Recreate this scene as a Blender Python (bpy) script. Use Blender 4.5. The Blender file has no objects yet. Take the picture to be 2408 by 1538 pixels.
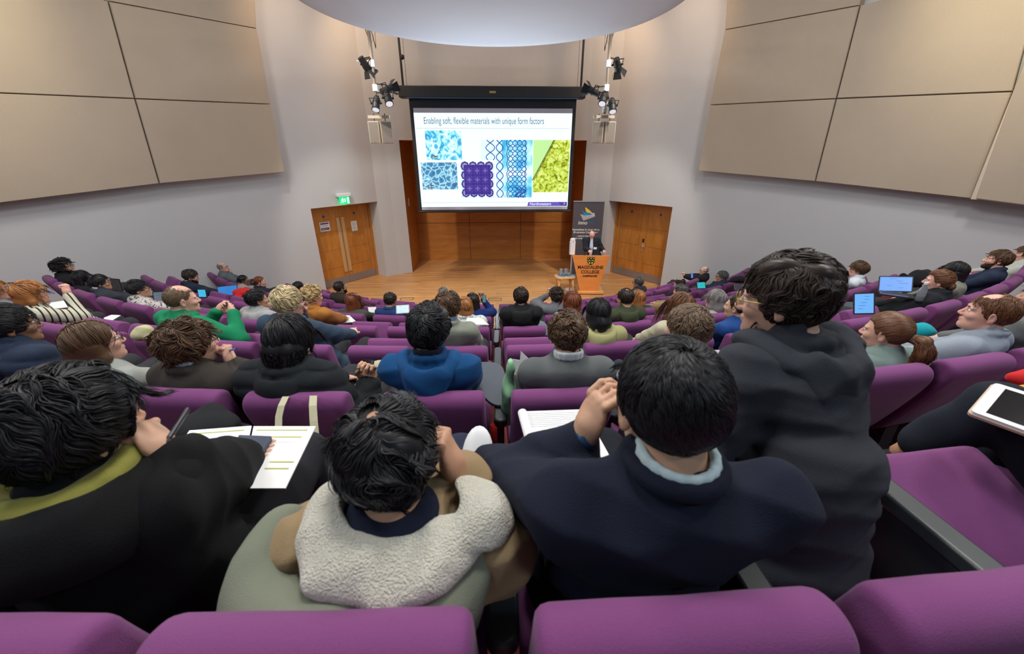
import bpy, math, random
import numpy as np
from mathutils import Vector, Matrix

S = bpy.context.scene
COL = S.collection
# ---------------------------------------------------------------- camera, world, exposure
CAMZ = 3.6
PITCH, YAW, FPX = math.radians(23.5), math.radians(2.4), 930.0
cam_d = bpy.data.cameras.new('camera'); cam = bpy.data.objects.new('camera', cam_d); COL.objects.link(cam)
cam.location = (0, 0, CAMZ); cam.rotation_euler = (math.pi / 2 - PITCH, 0, -YAW)
cam_d.sensor_width = 36; cam_d.lens = FPX / 2408 * 36; cam_d.clip_start = .02
cam_d.dof.use_dof = True; cam_d.dof.focus_distance = 8.5; cam_d.dof.aperture_fstop = 4.5
S.camera = cam
S.view_settings.view_transform = 'Standard'; S.view_settings.look = 'None'
S.view_settings.exposure = 0.12; S.view_settings.gamma = 1.0
S.view_settings.use_curve_mapping = False
W = bpy.data.worlds.new('world'); S.world = W; W.use_nodes = True
W.node_tree.nodes['Background'].inputs[0].default_value = (.75, .85, 1.0, 1)
W.node_tree.nodes['Background'].inputs[1].default_value = .10

def lamp(name, kind, loc, power, color=(1, 1, 1), target=None, size=1.0, spot=60, blend=.6, size_y=None):
    d = bpy.data.lights.new(name, kind); d.energy = power; d.color = color
    if kind == 'AREA':
        d.size = size
        if size_y: d.shape = 'RECTANGLE'; d.size_y = size_y
    if kind == 'SPOT':
        d.spot_size = math.radians(spot); d.spot_blend = blend; d.shadow_soft_size = size
    o = bpy.data.objects.new(name, d); COL.objects.link(o); o.location = loc
    if target is not None:
        o.rotation_euler = (Vector(target) - Vector(loc)).to_track_quat('-Z', 'Y').to_euler()
    return o

WARM, NEUT, COOL = (1, .86, .70), (1, .95, .88), (.78, .88, 1)
# ceiling lights above the audience
for x in (-4.4, 0, 4.4):
    for y in (2.0, 4.6):
        lamp('ceiling_area_light', 'AREA', (x, y, 7.55), 118, (1, .97, .93), (x, y + .6, 0), 1.0)
# stage spots beside the canopy
for sx in (-1, 1):
    lamp('stage_spot', 'SPOT', (sx * 4.0, 7.4, 7.5), 760, (1, .93, .82), (sx * 1.4, 11.0, 0), .12, 62, .25)
    lamp('stage_spot', 'SPOT', (sx * 3.7, 8.2, 7.5), 470, (1, .90, .76), (-sx * .8, 11.6, 0), .12, 50, .3)
    lamp('front_wall_warm_fill', 'SPOT', (sx * 2.9, 11.2, 7.6), 170, (1, .66, .38), (sx * 3.0, 13.2, 5.0), .2, 110, .9)  # unseen spot, added to warm the front wall
    lamp('front_wall_warm_fill', 'SPOT', (sx * 3.6, 9.6, 7.6), 150, (1, .66, .38), (sx * 4.6, 11.6, 5.2), .2, 95, .95)  # another added spot, warms the wall towards the doors
lamp('front_wall_warm_fill', 'SPOT', (0, 12.0, 7.6), 75, (1, .64, .36), (0, 13.7, 6.0), .2, 120, .9)  # added warm spot for the wall top behind the canopy
# wall washers over the side panels
lamp('wall_washer', 'SPOT', (-5.2, 4.9, 7.6), 420, (1, .90, .60), (-7.7, 6.3, 6.0), .12, 68, .85)
lamp('wall_washer', 'SPOT', (5.2, 4.9, 7.6), 440, (1, .90, .60), (7.7, 6.4, 6.1), .12, 66, .85)
# unseen cool fill lights, high up behind the camera
lamp('rear_fill_light', 'AREA', (-4, -1.5, 6.6), 75, (.74, .87, 1), (-3, 8, 2.5), 3, size_y=.5)
lamp('rear_fill_light', 'AREA', (4, -1.5, 6.6), 75, (.74, .87, 1), (3, 8, 2.5), 3, size_y=.5)

# ---------------------------------------------------------------- measuring helpers
_c, _s, _cy, _sy = math.cos(PITCH), math.sin(PITCH), math.cos(YAW), math.sin(YAW)
def ray(x, y):
    u = (x - 1204) / FPX; v = (y - 769) / FPX
    dy = _c - v * _s; dz = -_s - v * _c
    return np.array([u * _cy + dy * _sy, -u * _sy + dy * _cy, dz])
C0 = np.array([0, 0, CAMZ])
def at_z(x, y, z): d = ray(x, y); return C0 + d * ((z - CAMZ) / d[2])
def at_y(x, y, Y): d = ray(x, y); return C0 + d * (Y / d[1])
def at_t(x, y, t): return C0 + ray(x, y) * t
def at_plane(x, y, p, n):
    d = ray(x, y); n = np.array(n, float); p = np.array(p, float)
    return C0 + d * (((p - C0) @ n) / (d @ n))
def at_radius(x, y, r):
    d = ray(x, y); A = d[0]**2 + d[1]**2; B = -30 * d[1]; q = B * B - 4 * A * (225 - r * r)
    return C0 + d * ((-B - math.sqrt(max(q, 0))) / 2 / A)

# ---------------------------------------------------------------- materials
MATS = {}
def mat(name, col, rough=.6, metal=0., spec=.5, emit=None, es=0., bump=None, bs=.2, var=0., vs=8., sheen=0., alpha=1., trans=0., coat=0.):
    if name in MATS: return MATS[name]
    m = bpy.data.materials.new(name); m.use_nodes = True; nt = m.node_tree; b = nt.nodes['Principled BSDF']
    b.inputs['Base Color'].default_value = (*col, 1); b.inputs['Roughness'].default_value = rough
    b.inputs['Metallic'].default_value = metal; b.inputs['Specular IOR Level'].default_value = spec
    b.inputs['Sheen Weight'].default_value = sheen; b.inputs['Sheen Roughness'].default_value = .4
    b.inputs['Transmission Weight'].default_value = trans; b.inputs['Coat Weight'].default_value = coat
    if emit is not None:
        b.inputs['Emission Color'].default_value = (*emit, 1); b.inputs['Emission Strength'].default_value = es
    if bump or var:
        tc = nt.nodes.new('ShaderNodeTexCoord')
    if bump:
        n = nt.nodes.new('ShaderNodeTexNoise'); n.inputs['Scale'].default_value = bump; n.inputs['Detail'].default_value = 3
        bp = nt.nodes.new('ShaderNodeBump'); bp.inputs['Strength'].default_value = bs; bp.inputs['Distance'].default_value = .01
        nt.links.new(tc.outputs['Object'], n.inputs['Vector']); nt.links.new(n.outputs['Fac'], bp.inputs['Height'])
        nt.links.new(bp.outputs['Normal'], b.inputs['Normal'])
    if var:
        n = nt.nodes.new('ShaderNodeTexNoise'); n.inputs['Scale'].default_value = vs; n.inputs['Detail'].default_value = 4
        mx = nt.nodes.new('ShaderNodeMix'); mx.data_type = 'RGBA'
        mx.inputs[6].default_value = (*[c * (1 - var) for c in col], 1); mx.inputs[7].default_value = (*[min(1, c * (1 + var)) for c in col], 1)
        nt.links.new(tc.outputs['Object'], n.inputs['Vector']); nt.links.new(n.outputs['Fac'], mx.inputs[0])
        nt.links.new(mx.outputs[2], b.inputs['Base Color'])
    MATS[name] = m
    return m

def wood(name, c1, c2, scale=(1, 1, 1), rough=.35, bands=14., planks=None):
    """long-grained timber; planks=(length,width) adds board joints and board-to-board tone"""
    if name in MATS: return MATS[name]
    m = bpy.data.materials.new(name); m.use_nodes = True; nt = m.node_tree; b = nt.nodes['Principled BSDF']; L = nt.links.new
    tc = nt.nodes.new('ShaderNodeTexCoord'); mp = nt.nodes.new('ShaderNodeMapping'); mp.inputs['Scale'].default_value = scale
    L(tc.outputs['Object'], mp.inputs['Vector'])
    n = nt.nodes.new('ShaderNodeTexNoise'); n.inputs['Scale'].default_value = bands; n.inputs['Detail'].default_value = 6; n.inputs['Distortion'].default_value = .6
    L(mp.outputs[0], n.inputs['Vector'])
    mx = nt.nodes.new('ShaderNodeMix'); mx.data_type = 'RGBA'; mx.inputs[6].default_value = (*c1, 1); mx.inputs[7].default_value = (*c2, 1)
    r = nt.nodes.new('ShaderNodeMapRange'); r.inputs[1].default_value = .3; r.inputs[2].default_value = .7
    L(n.outputs['Fac'], r.inputs[0]); L(r.outputs[0], mx.inputs[0]); out = mx.outputs[2]
    if planks:
        br = nt.nodes.new('ShaderNodeTexBrick'); br.inputs['Scale'].default_value = 1; br.inputs['Brick Width'].default_value = planks[0]; br.inputs['Row Height'].default_value = planks[1]
        br.inputs['Mortar Size'].default_value = .0025; br.inputs['Color1'].default_value = (.80, .80, .80, 1); br.inputs['Color2'].default_value = (1.12, 1.1, 1.06, 1); br.inputs['Mortar'].default_value = (.45, .4, .35, 1)
        br.offset = .37
        L(tc.outputs['Object'], br.inputs['Vector'])
        mm = nt.nodes.new('ShaderNodeMix'); mm.data_type = 'RGBA'; mm.blend_type = 'MULTIPLY'; mm.inputs[0].default_value = 1
        L(out, mm.inputs[6]); L(br.outputs['Color'], mm.inputs[7]); out = mm.outputs[2]
    L(out, b.inputs['Base Color']); b.inputs['Roughness'].default_value = rough
    MATS[name] = m
    return m

M_WALL = mat('plaster', (.53, .53, .54), .85, bump=3, bs=.15, var=.05, vs=.9)
M_PANEL = mat('panel_fabric', (.44, .36, .275), .9, bump=180, bs=.25, var=.07, vs=1.3)
M_PEDGE = mat('panel_edge', (.60, .50, .39), .7)
M_CEIL = mat('ceiling_paint', (.55, .55, .56), .9)
M_CANOPY = mat('canopy_paint', (.74, .79, .90), .8, var=.04, vs=.8)
M_FLOOR = wood('stage_boards', (.47, .22, .075), (.66, .36, .15), (.6, 6, 1), .38, 3., (1.7, .075))
M_DOOR = wood('door_oak', (.42, .155, .022), (.56, .22, .04), (1.2, 1.2, .35), .4, 6.)
M_NICHE = wood('niche_oak', (.42, .15, .025), (.55, .21, .04), (.5, 1, 2.5), .4, 3.)
M_LECT = wood('lectern_beech', (.72, .24, .05), (.80, .30, .075), (.6, 1, 2), .38, 4.)
M_STOOL = wood('beech', (.72, .33, .10), (.80, .42, .16), (2, 2, 2), .4, 6.)
M_STEEL = mat('brushed_steel', (.33, .30, .30), .42, .6)
M_CARPET = mat('red_carpet', (.16, .02, .02), .95, bump=120, bs=.5, var=.25, vs=60)
M_STEP = mat('step_carpet', (.13, .04, .045), .95, bump=120, bs=.5, var=.2, vs=50)
M_PURPLE = mat('purple_wool', (.168, .040, .150), .92, bump=420, bs=.2, var=.10, vs=300, sheen=.10)
M_ARM = mat('armrest_rubber', (.028, .035, .038), .38, spec=.6)
M_ARMM = mat('arm_metal', (.06, .065, .07), .4, .5)
M_TABLET = mat('writing_tablet_laminate', (.045, .055, .075), .45)
M_BLACK = mat('black_metal', (.012, .013, .015), .5)
M_SCRN = mat('screen_black', (.008, .010, .016), .6)
M_CREAM = mat('cream_paint', (.52, .44, .35), .6)
M_WHITEP = mat('white_plastic', (.75, .76, .78), .4)
M_PAPER = mat('paper', (.78, .79, .78), .7)
M_PRINT = mat('print_grey', (.42, .42, .43), .7)
M_YEL = mat('highlighter_yellow', (.55, .58, .12), .7)

# ---------------------------------------------------------------- mesh helpers
def tag(o, label=None, cat=None, group=None, kind=None):
    if label: o['label'] = label
    if cat: o['category'] = cat
    if group: o['group'] = group
    if kind: o['kind'] = kind
    return o
def link(o, parent=None):
    COL.objects.link(o)
    if parent is not None: o.parent = parent
    return o
def empty(name, loc=(0, 0, 0), rz=0., parent=None):
    o = bpy.data.objects.new(name, None); o.location = loc; o.rotation_euler = (0, 0, rz); o.empty_display_size = .1
    return link(o, parent)
def mesh_obj(name, V, F, m, parent=None, smooth=False, loc=None):
    me = bpy.data.meshes.new(name); V = np.asarray(V, dtype=np.float32)
    if isinstance(F, np.ndarray) and len(F):
        n, k = F.shape
        me.vertices.add(len(V)); me.vertices.foreach_set('co', V.ravel())
        me.loops.add(n * k); me.loops.foreach_set('vertex_index', F.astype(np.int32).ravel())
        me.polygons.add(n); me.polygons.foreach_set('loop_start', np.arange(0, n * k, k, dtype=np.int32)); me.polygons.foreach_set('loop_total', np.full(n, k, dtype=np.int32))
        me.update(calc_edges=True); me.validate()
    else:
        me.from_pydata([tuple(v) for v in V.tolist()], [], [tuple(f) for f in F]); me.update()
    if smooth: me.polygons.foreach_set('use_smooth', np.ones(len(me.polygons), dtype=bool))
    for mm in (m if isinstance(m, (list, tuple)) else [m]): me.materials.append(mm)
    o = bpy.data.objects.new(name, me)
    if loc is not None: o.location = loc
    return link(o, parent)

class MB:
    """collects simple solids into one mesh"""
    def __init__(s): s.V = []; s.F = []; s.M = []; s.cur = 0
    def add(s, V, F):
        b = len(s.V); s.V += [tuple(map(float, v)) for v in V]; s.F += [tuple(i + b for i in f) for f in F]; s.M += [s.cur] * len(F); return s
    def box(s, lo, hi, R=None, o=(0, 0, 0)):
        V = [(x, y, z) for x in (lo[0], hi[0]) for y in (lo[1], hi[1]) for z in (lo[2], hi[2])]
        if R is not None: V = [tuple(np.array(o) + R @ np.array(v)) for v in V]
        return s.add(V, [(0, 1, 3, 2), (4, 6, 7, 5), (0, 4, 5, 1), (2, 3, 7, 6), (0, 2, 6, 4), (1, 5, 7, 3)])
    def rbox(s, lo, hi, r, R=None, o=(0, 0, 0), n=3):
        """box with its four vertical edges rounded"""
        cx = []
        for (sx, sy, a0) in ((1, 1, 0), (-1, 1, 90), (-1, -1, 180), (1, -1, 270)):
            px = (hi[0] if sx > 0 else lo[0]) - sx * r; py = (hi[1] if sy > 0 else lo[1]) - sy * r
            for i in range(n + 1):
                a = math.radians(a0 + 90 * i / n); cx.append((px + r * math.cos(a), py + r * math.sin(a)))
        return s.prism(cx, lo[2], hi[2], R, o)
    def prism(s, poly, z0, z1, R=None, o=(0, 0, 0)):
        n = len(poly); V = [(x, y, z0) for x, y in poly] + [(x, y, z1) for x, y in poly]
        if R is not None: V = [tuple(np.array(o) + R @ np.array(v)) for v in V]
        F = [(i, (i + 1) % n, n + (i + 1) % n, n + i) for i in range(n)] + [tuple(range(n - 1, -1, -1)), tuple(range(n, 2 * n))]
        return s.add(V, F)
    def cyl(s, a, b, r, r2=None, n=12, caps=True):
        a = np.array(a, float); b = np.array(b, float); d = b - a; d /= np.linalg.norm(d) + 1e-9
        u = np.cross(d, (0, 0, 1) if abs(d[2]) < .9 else (1, 0, 0)); u /= np.linalg.norm(u); v = np.cross(d, u)
        r2 = r if r2 is None else r2
        V = [a + r * (math.cos(t) * u + math.sin(t) * v) for t in np.arange(n) * 2 * math.pi / n] + [b + r2 * (math.cos(t) * u + math.sin(t) * v) for t in np.arange(n) * 2 * math.pi / n]
        F = [(i, (i + 1) % n, n + (i + 1) % n, n + i) for i in range(n)]
        if caps: F += [tuple(range(n - 1, -1, -1)), tuple(range(n, 2 * n))]
        return s.add(V, F)
    def tube(s, pts, r, n=8):
        for a, b in zip(pts[:-1], pts[1:]): s.cyl(a, b, r, n=n)
        return s
    def sweep(s, pts, r, n=8, ry=None):
        """one continuous tube along points (radius list allowed)"""
        P = np.array(pts, float); k = len(P); T = np.gradient(P, axis=0); T /= np.linalg.norm(T, axis=1)[:, None] + 1e-9
        rr = np.full(k, r) if np.isscalar(r) else np.array(r); V = []
        u = np.cross(T[0], (0, 0, 1) if abs(T[0][2]) < .9 else (1, 0, 0)); u /= np.linalg.norm(u)
        for i in range(k):
            u = u - T[i] * (u @ T[i]); u /= np.linalg.norm(u) + 1e-9; v = np.cross(T[i], u)
            for j in range(n):
                t = 2 * math.pi * j / n; V.append(P[i] + rr[i] * (math.cos(t) * u + (ry or 1) * math.sin(t) * v))
        F = [(i * n + j, i * n + (j + 1) % n, (i + 1) * n + (j + 1) % n, (i + 1) * n + j) for i in range(k - 1) for j in range(n)]
        F += [tuple(range(n - 1, -1, -1)), tuple(range((k - 1) * n, k * n))]
        return s.add(V, F)
    def sph(s, c, r, n=12, m=8, R=None):
        r = (r, r, r) if np.isscalar(r) else r; V = []
        for i in range(1, m):
            for j in range(n):
                a = math.pi * i / m; b = 2 * math.pi * j / n
                p = np.array([r[0] * math.sin(a) * math.cos(b), r[1] * math.sin(a) * math.sin(b), r[2] * math.cos(a)])
                V.append(np.array(c) + (R @ p if R is not None else p))
        F = [((i * n + j), ((i + 1) * n + j), ((i + 1) * n + (j + 1) % n), (i * n + (j + 1) % n)) for i in range(m - 2) for j in range(n)]
        e = np.array([0, 0, r[2]]); e = R @ e if R is not None else e
        V += [np.array(c) + e, np.array(c) - e]; t, q = (m - 1) * n, (m - 1) * n + 1
        F += [(t, j, (j + 1) % n) for j in range(n)] + [(q, (m - 2) * n + (j + 1) % n, (m - 2) * n + j) for j in range(n)]
        return s.add(V, F)
    def lathe(s, c, prof, n=24):
        V = []; k = len(prof)
        for r, z in prof:
            for j in range(n): V.append((c[0] + r * math.cos(2 * math.pi * j / n), c[1] + r * math.sin(2 * math.pi * j / n), c[2] + z))
        F = [(i * n + j, i * n + (j + 1) % n, (i + 1) * n + (j + 1) % n, (i + 1) * n + j) for i in range(k - 1) for j in range(n)]
        F += [tuple(range(n - 1, -1, -1)), tuple(range((k - 1) * n, k * n))]
        return s.add(V, F)
    def build(s, name, m, parent=None, smooth=False, bevel=0., seg=2, loc=None):
        o = mesh_obj(name, s.V, s.F, m, parent, smooth, loc)
        if isinstance(m, (list, tuple)): o.data.polygons.foreach_set('material_index', s.M)
        if bevel:
            b = o.modifiers.new('bevel', 'BEVEL'); b.width = bevel; b.segments = seg; b.limit_method = 'ANGLE'; b.harden_normals = False
            o.data.polygons.foreach_set('use_smooth', np.ones(len(o.data.polygons), dtype=bool))
            try: o.data.set_sharp_from_angle(angle=math.radians(45))
            except Exception: pass
        return o
def Rz(a): c, s = math.cos(a), math.sin(a); return np.array([[c, -s, 0], [s, c, 0], [0, 0, 1.]])
def Rx(a): c, s = math.cos(a), math.sin(a); return np.array([[1., 0, 0], [0, c, -s], [0, s, c]])
def Ry(a): c, s = math.cos(a), math.sin(a); return np.array([[c, 0, s], [0, 1., 0], [-s, 0, c]])
def text_obj(name, body, m, size, loc, R, parent=None, extrude=.001, align='CENTER', offset=0., sx=1.):
    cu = bpy.data.curves.new(name, 'FONT'); cu.body = body; cu.size = size; cu.extrude = extrude; cu.align_x = align; cu.offset = offset
    o = bpy.data.objects.new(name, cu); COL.objects.link(o)
    dg = bpy.context.evaluated_depsgraph_get(); me = bpy.data.meshes.new_from_object(o.evaluated_get(dg)); bpy.data.objects.remove(o)
    me.materials.clear(); me.materials.append(m); me.name = name
    me.transform(Matrix.Diagonal((sx, 1, 1, 1)))
    o = bpy.data.objects.new(name, me); o.matrix_world = Matrix.Translation(loc) @ Matrix([list(r) for r in R]).to_4x4()
    return link(o, parent)
# ================================================================ THE ROOM
WZ = 7.7
C1L = np.array([-3.52, 12.54]); AZ = math.radians(37)
DL = np.array([math.sin(AZ), math.cos(AZ)]); NL = np.array([DL[1], -DL[0]])          # left wall: direction towards stage, inward normal
C1R = np.array([3.50, 12.50]); DR = np.array([-math.sin(AZ), math.cos(AZ)]); NR = np.array([-DR[1], DR[0]])
NR = -np.array([DR[1], -DR[0]])
DW, DH, REC = 2.1, 2.32, .5
def strip(mb, pts, z0, z1):
    for a, b in zip(pts[:-1], pts[1:]):
        k = len(mb.V); mb.V += [(a[0], a[1], z0), (b[0], b[1], z0), (b[0], b[1], z1), (a[0], a[1], z1)]; mb.F.append((k, k + 1, k + 2, k + 3)); mb.M.append(0)
def struct(o): o['kind'] = 'structure'; return o
def side_wall(name, C1, D, N):
    mb = MB(); C2 = C1 - D * DW; far = C1 - D * 15.5
    strip(mb, [far, C2], 0, WZ); strip(mb, [C2, C1], DH, WZ)
    # reveals of the recessed doorway
    b1, b2 = C1 - N * REC, C2 - N * REC
    strip(mb, [C2, b2], 0, DH); strip(mb, [b1, C1], 0, DH)
    k = len(mb.V); mb.V += [(*C2, DH), (*C1, DH), (*b1, DH), (*b2, DH)]; mb.F.append((k, k + 1, k + 2, k + 3)); mb.M.append(0)
    return struct(mb.build(name, M_WALL)), C2
wl, C2L = side_wall('wall_left', C1L, DL, NL)
wr, C2R = side_wall('wall_right', C1R, DR, NR)
# front wall: shallow curve with the tall opening behind the screen
OPX, OPH = 2.79, 4.0
def front_y(x):  # arc through the corners
    return 13.78 - (13.78 - 13.02) * (x / 2.79) ** 2 if abs(x) <= 2.79 else 13.02 - (abs(x) - 2.79) * .66
xs = np.linspace(-OPX, OPX, 25)
mb = MB()
strip(mb, [tuple(C1L), (-3.17, 12.80), (-OPX, 13.02)], 0, WZ)
strip(mb, [(OPX, 13.02), (3.15, 12.78), tuple(C1R)], 0, WZ)
strip(mb, [(x, front_y(x)) for x in xs], OPH, WZ)
wf = struct(mb.build('wall_front', M_WALL, smooth=False))
# the timber-lined recess
mb = MB(); NY = 14.7
strip(mb, [(-OPX, 13.02), (-OPX, NY)], 0, OPH); strip(mb, [(OPX, NY), (OPX, 13.02)], 0, OPH)
strip(mb, [(-OPX, NY), (OPX, NY)], 0, OPH)
k = len(mb.V); mb.V += [(-OPX, 12.9, OPH), (OPX, 12.9, OPH), (OPX, NY, OPH), (-OPX, NY, OPH)]; mb.F.append((k, k + 1, k + 2, k + 3)); mb.M.append(0)
struct(mb.build('wall_recess', M_NICHE))
for i, x in enumerate((-.93, .93)):
    struct(MB().box((x - .006, NY - .006, 0), (x + .006, NY - .001, OPH)).build('trim_1', mat('joint_dark', (.06, .025, .01), .7)))
for z in (1.35, 2.7):
    struct(MB().box((-OPX, NY - .006, z - .006), (OPX, NY - .001, z + .006)).build('trim_2', MATS['joint_dark']))
tag(MB().rbox((-.02, -.06, -.12), (.0, .06, .12), .004).build('switch_plate', M_WHITEP, loc=(-OPX + .021, 13.5, 2.2)), 'small white switch plate on the timber side of the stage recess', 'switch')
# floors: stage boards and the carpeted tiers
mb = MB(); mb.add([(-9, 6.2, 0), (9, 6.2, 0), (9, 15, 0), (-9, 15, 0)], [(0, 1, 2, 3)]); struct(mb.build('floor_stage', M_FLOOR))
def ROW(k): return 15 - (.38 if k == 0 else .31 + 1.16 * k)
def TOPZ(k): return CAMZ - .594 - .351 * k
def FLOORZ(k): return TOPZ(k) - .86
def tier(name, r_out, r_in, z, zb, m):
    A = np.radians(np.linspace(-64, 64, 65)); mb = MB(); n = len(A)
    V = []
    for r, zz in ((r_out, z), (r_in, z), (r_in, zb)):
        V += [(r * math.sin(a), 15 - r * math.cos(a), zz) for a in A]
    F = [(i, i + 1, n + i + 1, n + i) for i in range(n - 1)] + [(n + i, n + i + 1, 2 * n + i + 1, 2 * n + i) for i in range(n - 1)]
    mb.add(V, F); return struct(mb.build(name, m))
for k in range(7):
    tier('floor_tier', ROW(k) + (.30 if k else 2.2), ROW(k) - .86, FLOORZ(k), FLOORZ(k + 1) if k < 6 else 0, M_CARPET)
# ceiling
mb = MB(); mb.add([(-14, -3, WZ), (14, -3, WZ), (14, 16, WZ), (-14, 16, WZ)], [(0, 1, 2, 3)]); struct(mb.build('ceiling', M_CEIL))
# round canopy
can = empty('ceiling_canopy', (0, 7.87, 5.9)); tag(can, 'large round pale blue-white canopy disc hanging over the front seats', 'canopy')
rr = 3.15; prof = [(.01, .10), (1.2, .085), (2.2, .05), (2.9, .012), (rr - .02, 0), (rr, .012), (rr, .17), (rr - .03, .20), (.01, .20)]
MB().lathe((0, 0, 0), prof, 96).build('canopy_disc', M_CANOPY, can, True)
for a in (45, 135, 225, 315):
    x, y = 2 * math.cos(math.radians(a)), 2 * math.sin(math.radians(a)); MB().cyl((x, y, .19), (x, y, WZ - 5.9), .012, n=6).build('suspension_rod', M_STEEL, can)
# doors
def door_pair(name, C1, C2, D, N, left):
    c = (C1 + C2) / 2 - N * REC; ang = math.atan2(D[1], D[0])
    root = empty(name, (c[0], c[1], 0), ang); struct(root)
    # local x along the wall towards the stage, local y: +/- out of the room
    sgn = 1 if left else -1          # side of the room in local y: inward is -sgn
    inn = -sgn
    def B(x0, x1, y0, y1, z0, z1): ya, yb = sorted((inn * y0, inn * y1)); return (x0, ya, z0), (x1, yb, z1)
    fr = MB(); fr.box(*B(-DW / 2, -DW / 2 + .07, 0, .10, 0, DH)); fr.box(*B(DW / 2 - .07, DW / 2, 0, .10, 0, DH)); fr.box(*B(-DW / 2 + .07, DW / 2 - .07, 0, .10, DH - .07, DH))
    fr.build('door_frame', M_DOOR, root)
    for sx in (-1, 1):
        x0, x1 = (-DW / 2 + .075, -.003) if sx < 0 else (.003, DW / 2 - .075)
        lf = MB().box(*B(x0, x1, .02, .065, .01, DH - .075)).build('door_leaf', M_DOOR, root)
        g = MB()
        for z in (.52, 1.05, 1.58): g.box(*B(x0 + .12, x1 - .12, .0655, .067, z, z + .006))
        for x in (x0 + .11, x1 - .115): g.box(*B(x, x + .006, .0655, .067, .24, DH - .2))
        g.build('panel_groove', mat('groove', (.17, .06, .012), .6), lf)
        MB().box(*B(x0, x1, .066, .070, .01, .23)).build('kick_plate', M_STEEL, lf)
        xm = (x0 + x1) / 2
        d = MB().cyl((xm, inn * .066, 2.02), (xm, inn * .072, 2.02), .035, n=20).build('door_sign_disc', mat('blue_disc', (.03, .04, .16), .4), lf)
        if left:
            MB().rbox((-.05, -.0, -.80), (.05, .02, .80), .003).build('push_plate', mat('satin_bar', (.62, .42, .22), .35, .3), lf, loc=(sx * .075, inn * .075 - .01, 1.15))
    if not left:
        h = MB(); h.box(*B(-.055, -.015, .066, .074, 1.0, 1.16)); h.cyl((-.035, inn * .07, 1.06), (-.035, inn * .12, 1.06), .009); h.cyl((-.035, inn * .115, 1.06), (-.15, inn * .115, 1.06), .009)
        h.box(*B(-.045, -.022, .07, .1, .90, 1.02))
        h.build('door_handle', mat('steel_bright', (.7, .7, .7), .25, .9), root)
        MB().box(*B(-.06, -.01, .066, .085, 1.16, 1.27)).build('door_lock', M_BLACK, root)
        MB().box(*B(-.06, .06, .065, .072, .23, DH - .08)).build('meeting_strip', M_DOOR, root)
    return root, inn
d1, inn1 = door_pair('door_1', C1L, C2L, DL, NL, True)
d2, inn2 = door_pair('door_2', C1R, C2R, DR, NR, False)
# local +x of door_1 points towards the stage; inward face is local -y
def wall_frame(C, D, N):   # columns: right, up, out (towards the room) for something read from inside
    r = np.array([D[0], D[1], 0.]); n = np.array([N[0], N[1], 0.]); u = np.array([0, 0, 1.])
    if np.dot(np.cross(r, u), n) < 0: r = -r
    return np.column_stack([r, u, n])
FL, FR = wall_frame(C1L, DL, NL), wall_frame(C1R, DR, NR)
def notice(name, px, w, h, label, cols, C1, N, F):
    p = at_plane(px[0], px[1], (*(C1 - N * (REC - .069)), 0), (*N, 0))
    root = empty(name, p); root.matrix_world = Matrix.Translation(p) @ Matrix([list(r) for r in F]).to_4x4(); tag(root, label, 'notice')
    MB().box((-w / 2, -h / 2, 0), (w / 2, h / 2, .002)).build('sheet', M_PAPER, root)
    for (x0, y0, x1, y1, m) in cols: MB().box((x0 * w, y0 * h, .002), (x1 * w, y1 * h, .003)).build('printed_band', m, root)
    return root
M_PUR = mat('print_purple', (.16, .07, .22), .6)
lines = [(-.3, .30 - i * .09, .3, .325 - i * .09, M_PRINT) for i in range(8) if i != 4]
notice('door_notice', (764, 533), .30, .25, 'landscape notice with purple bands taped to the left-hand door leaf', [(-.42, .24, .42, .42, M_PUR), (-.42, -.40, .42, -.12, M_PUR), (-.2, .05, .3, .10, M_PUR), (-.3, -.3, .3, -.22, M_PAPER)], C1L, NL, FL)
notice('door_notice', (833, 531), .20, .29, 'white portrait notice with grey text on the door leaf beside the stage', lines, C1L, NL, FL)
# exit sign above the left door
p = at_plane(806, 462, (*(C1L + NL * .03), 0), (*NL, 0))
ex = empty('exit_sign', p); ex.matrix_world = Matrix.Translation(p) @ Matrix([list(r) for r in FL]).to_4x4()
tag(ex, 'green running-man exit sign glowing below a white box over the left door', 'sign')
MB().box((-.20, -.0, -.02), (.20, .085, .09)).build('housing', M_WHITEP, ex, bevel=.008)
MB().box((-.15, -.20, .03), (.17, -.002, .045)).build('sign_blade', mat('exit_green', (.0, .30, .10), .4, emit=(.0, .50, .16), es=1.3), ex)
mw = mat('exit_white', (.9, .95, .9), .4, emit=(.9, 1, .92), es=1.6); g = MB()
def fl(mb, pts, z0=.045, z1=.047): mb.prism(pts, z0, z1)
fl(g, [(.09, -.18), (.14, -.18), (.14, -.03), (.09, -.03)])                                     # doorway
fl(g, [(.015, -.05), (.035, -.05), (.035, -.11), (.05, -.11), (.025, -.15), (0, -.11), (.015, -.11)])   # down arrow
g.cyl((-.045, -.045, .045), (-.045, -.045, .047), .014, n=12)
fl(g, [(-.075, -.07), (-.05, -.06), (-.035, -.10), (-.06, -.115)]); fl(g, [(-.06, -.10), (-.04, -.10), (-.012, -.125), (-.03, -.165), (-.045, -.16), (-.035, -.13)])
fl(g, [(-.075, -.105), (-.055, -.105), (-.08, -.15), (-.115, -.155), (-.115, -.14), (-.09, -.135)]); fl(g, [(-.05, -.06), (-.045, -.075), (-.01, -.085), (-.008, -.075)]); fl(g, [(-.075, -.065), (-.105, -.09), (-.098, -.10), (-.068, -.08)])
g.build('pictogram', mw, ex)
lamp('exit_sign_glow', 'POINT', tuple(p + np.array([NL[0], NL[1], 0]) * .12 + np.array([0, 0, -.25])), .5, (.5, 1, .45), size=.05).data.shadow_soft_size = .05

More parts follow.
